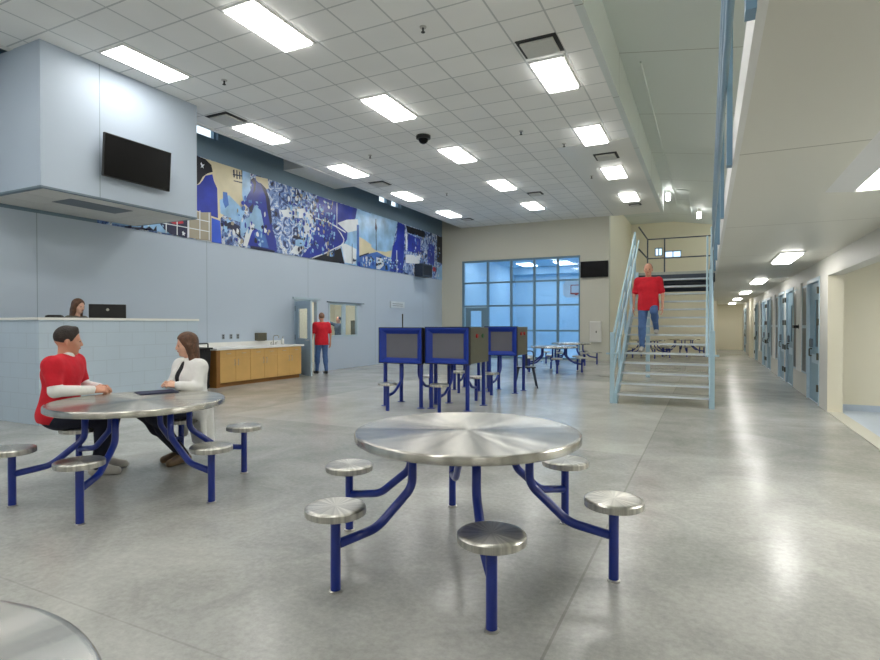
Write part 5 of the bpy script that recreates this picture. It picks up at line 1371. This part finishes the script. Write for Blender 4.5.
# --- man coming down the stair (soles on the fifth and seventh treads)
zl, zr = 7 * RI, 5 * RI
dm = standing(1.75, 0.10)
zb = zr - 0.02
def up(v, dz, dx=0, dy=0): return (v[0] + dx, v[1] + dy, v[2] + dz)
for n in list(dm):
    if not n.startswith(('hand', 'face')): dm[n] = up(dm[n], zb + 0.0)
dm['anL'] = (-0.26, 0.12, zl + 0.09); dm['toeL'] = (-0.13, 0.13, zl + 0.036); dm['knL'] = (0.10, 0.12, zl + 0.50)
dm['hipL'] = up(dm['hipL'], 0.0); dm['knL'] = (0.13, 0.12, zl + 0.44)
dm['anR'] = (0.10, -0.10, zr + 0.09); dm['toeR'] = (0.24, -0.11, zr + 0.036); dm['knR'] = (0.10, -0.10, zr + 0.48)
person('bald man in red T-shirt and jeans walking down the staircase', (-1.035, 11.43, 0), math.radians(-92), dm,
       dict(skin='skin', top='red', sleeve=0.75, trousers='jeans', shoe='shoegr', hair='hairgrey', hairstyle='cropped', hem=0.12, soleL=zl + 0.004, soleR=zr + 0.004), vox=0.011)
# --- woman behind the desk, seated on a stool chair on the platform
dw2 = dict(pelvis=(0, 0, 0.97), waist=(0.01, 0, 1.12), chest=(0.03, 0, 1.30), neck=(0.035, 0, 1.46), head=(0.07, 0, 1.655), face=(1.0, -0.1, -0.12),
           shL=(0.03, 0.17, 1.43), shR=(0.03, -0.17, 1.43), elL=(0.12, 0.22, 1.20), elR=(0.12, -0.22, 1.20), wrL=(0.33, 0.12, 1.15), wrR=(0.33, -0.10, 1.15),
           hipL=(0, 0.085, 0.955), hipR=(0, -0.085, 0.955), knL=(0.40, 0.12, 0.94), knR=(0.40, -0.12, 0.94), anL=(0.36, 0.12, 0.52), anR=(0.36, -0.12, 0.52), toeL=(0.50, 0.12, 0.47), toeR=(0.50, -0.12, 0.47),
           handR=(1, 0.1, -0.1, 0, 0, -1, 0, 1, 0, 0.4), handL=(1, -0.1, -0.1, 0, 0, -1, 0, -1, 0, 0.4))
person('woman with long hair in a grey shirt seated behind the high desk', (-9.34, 5.52, 0.055), math.radians(20), dw2,
       dict(skin='skinlt', top='greycloth', sleeve=1.9, trousers='darkjeans', shoe='shoe', hair='hairbrown', hairstyle='long', hairlen=0.21, hem=0.05), vox=0.009, s=0.94, female=True)
t = thing('drafting_stool', 'dark stool the woman behind the desk sits on', 'stool', (-9.35, 5.52, 0.30))
b1 = bmesh.new(); lathe(b1, [(0, 0.53), (0.19, 0.53), (0.21, 0.56), (0.20, 0.61), (0, 0.615)], 24); obj('seat', b1, 'black', t)
b1 = bmesh.new(); cyl(b1, (0, 0, 0.02), (0, 0, 0.53), 0.03); obj('column', b1, 'steel', t)
b1 = bmesh.new(); lathe(b1, [(0, 0), (0.24, 0), (0.24, 0.015), (0.04, 0.03), (0, 0.03)], 24); obj('base', b1, 'black', t)
# --- person in the office with an arm raised
ow = standing(1.70, 0.04)
ow['elR'] = (0.24, -0.24, 1.46); ow['wrR'] = (0.42, -0.22, 1.64); ow['handR'] = (0.7, 0.0, 0.8, 0, 1, 0, 0, 0, 1, 0.3)
person('person in dark slate clothes raising one arm behind the office window', (-12.15, 16.55, 0), math.radians(-118), ow,
       dict(skin='skin', top='slatecloth', sleeve=1.9, trousers='darkjeans', shoe='shoe', hair='hairdark', hairstyle='cropped', hem=0.10, soleL=0.004, soleR=0.004), vox=0.014)
t = thing('filing_cabinet', 'dark cabinet standing behind the right pane of the office window', 'cabinet', (-11.4, 17.0, 0))
obj('body', box(-0.3, 0.3, -0.35, 0.35, 0, 1.55, bev=0.01), 'olive', t)
for z in (0.1, 0.58, 1.06):
    d_ = obj('drawer', box(0.301, 0.315, -0.32, 0.32, z, z + 0.44), 'darkmetal', t); obj('handle', box(0.316, 0.335, -0.08, 0.08, z + 0.30, z + 0.32), 'steel', d_)
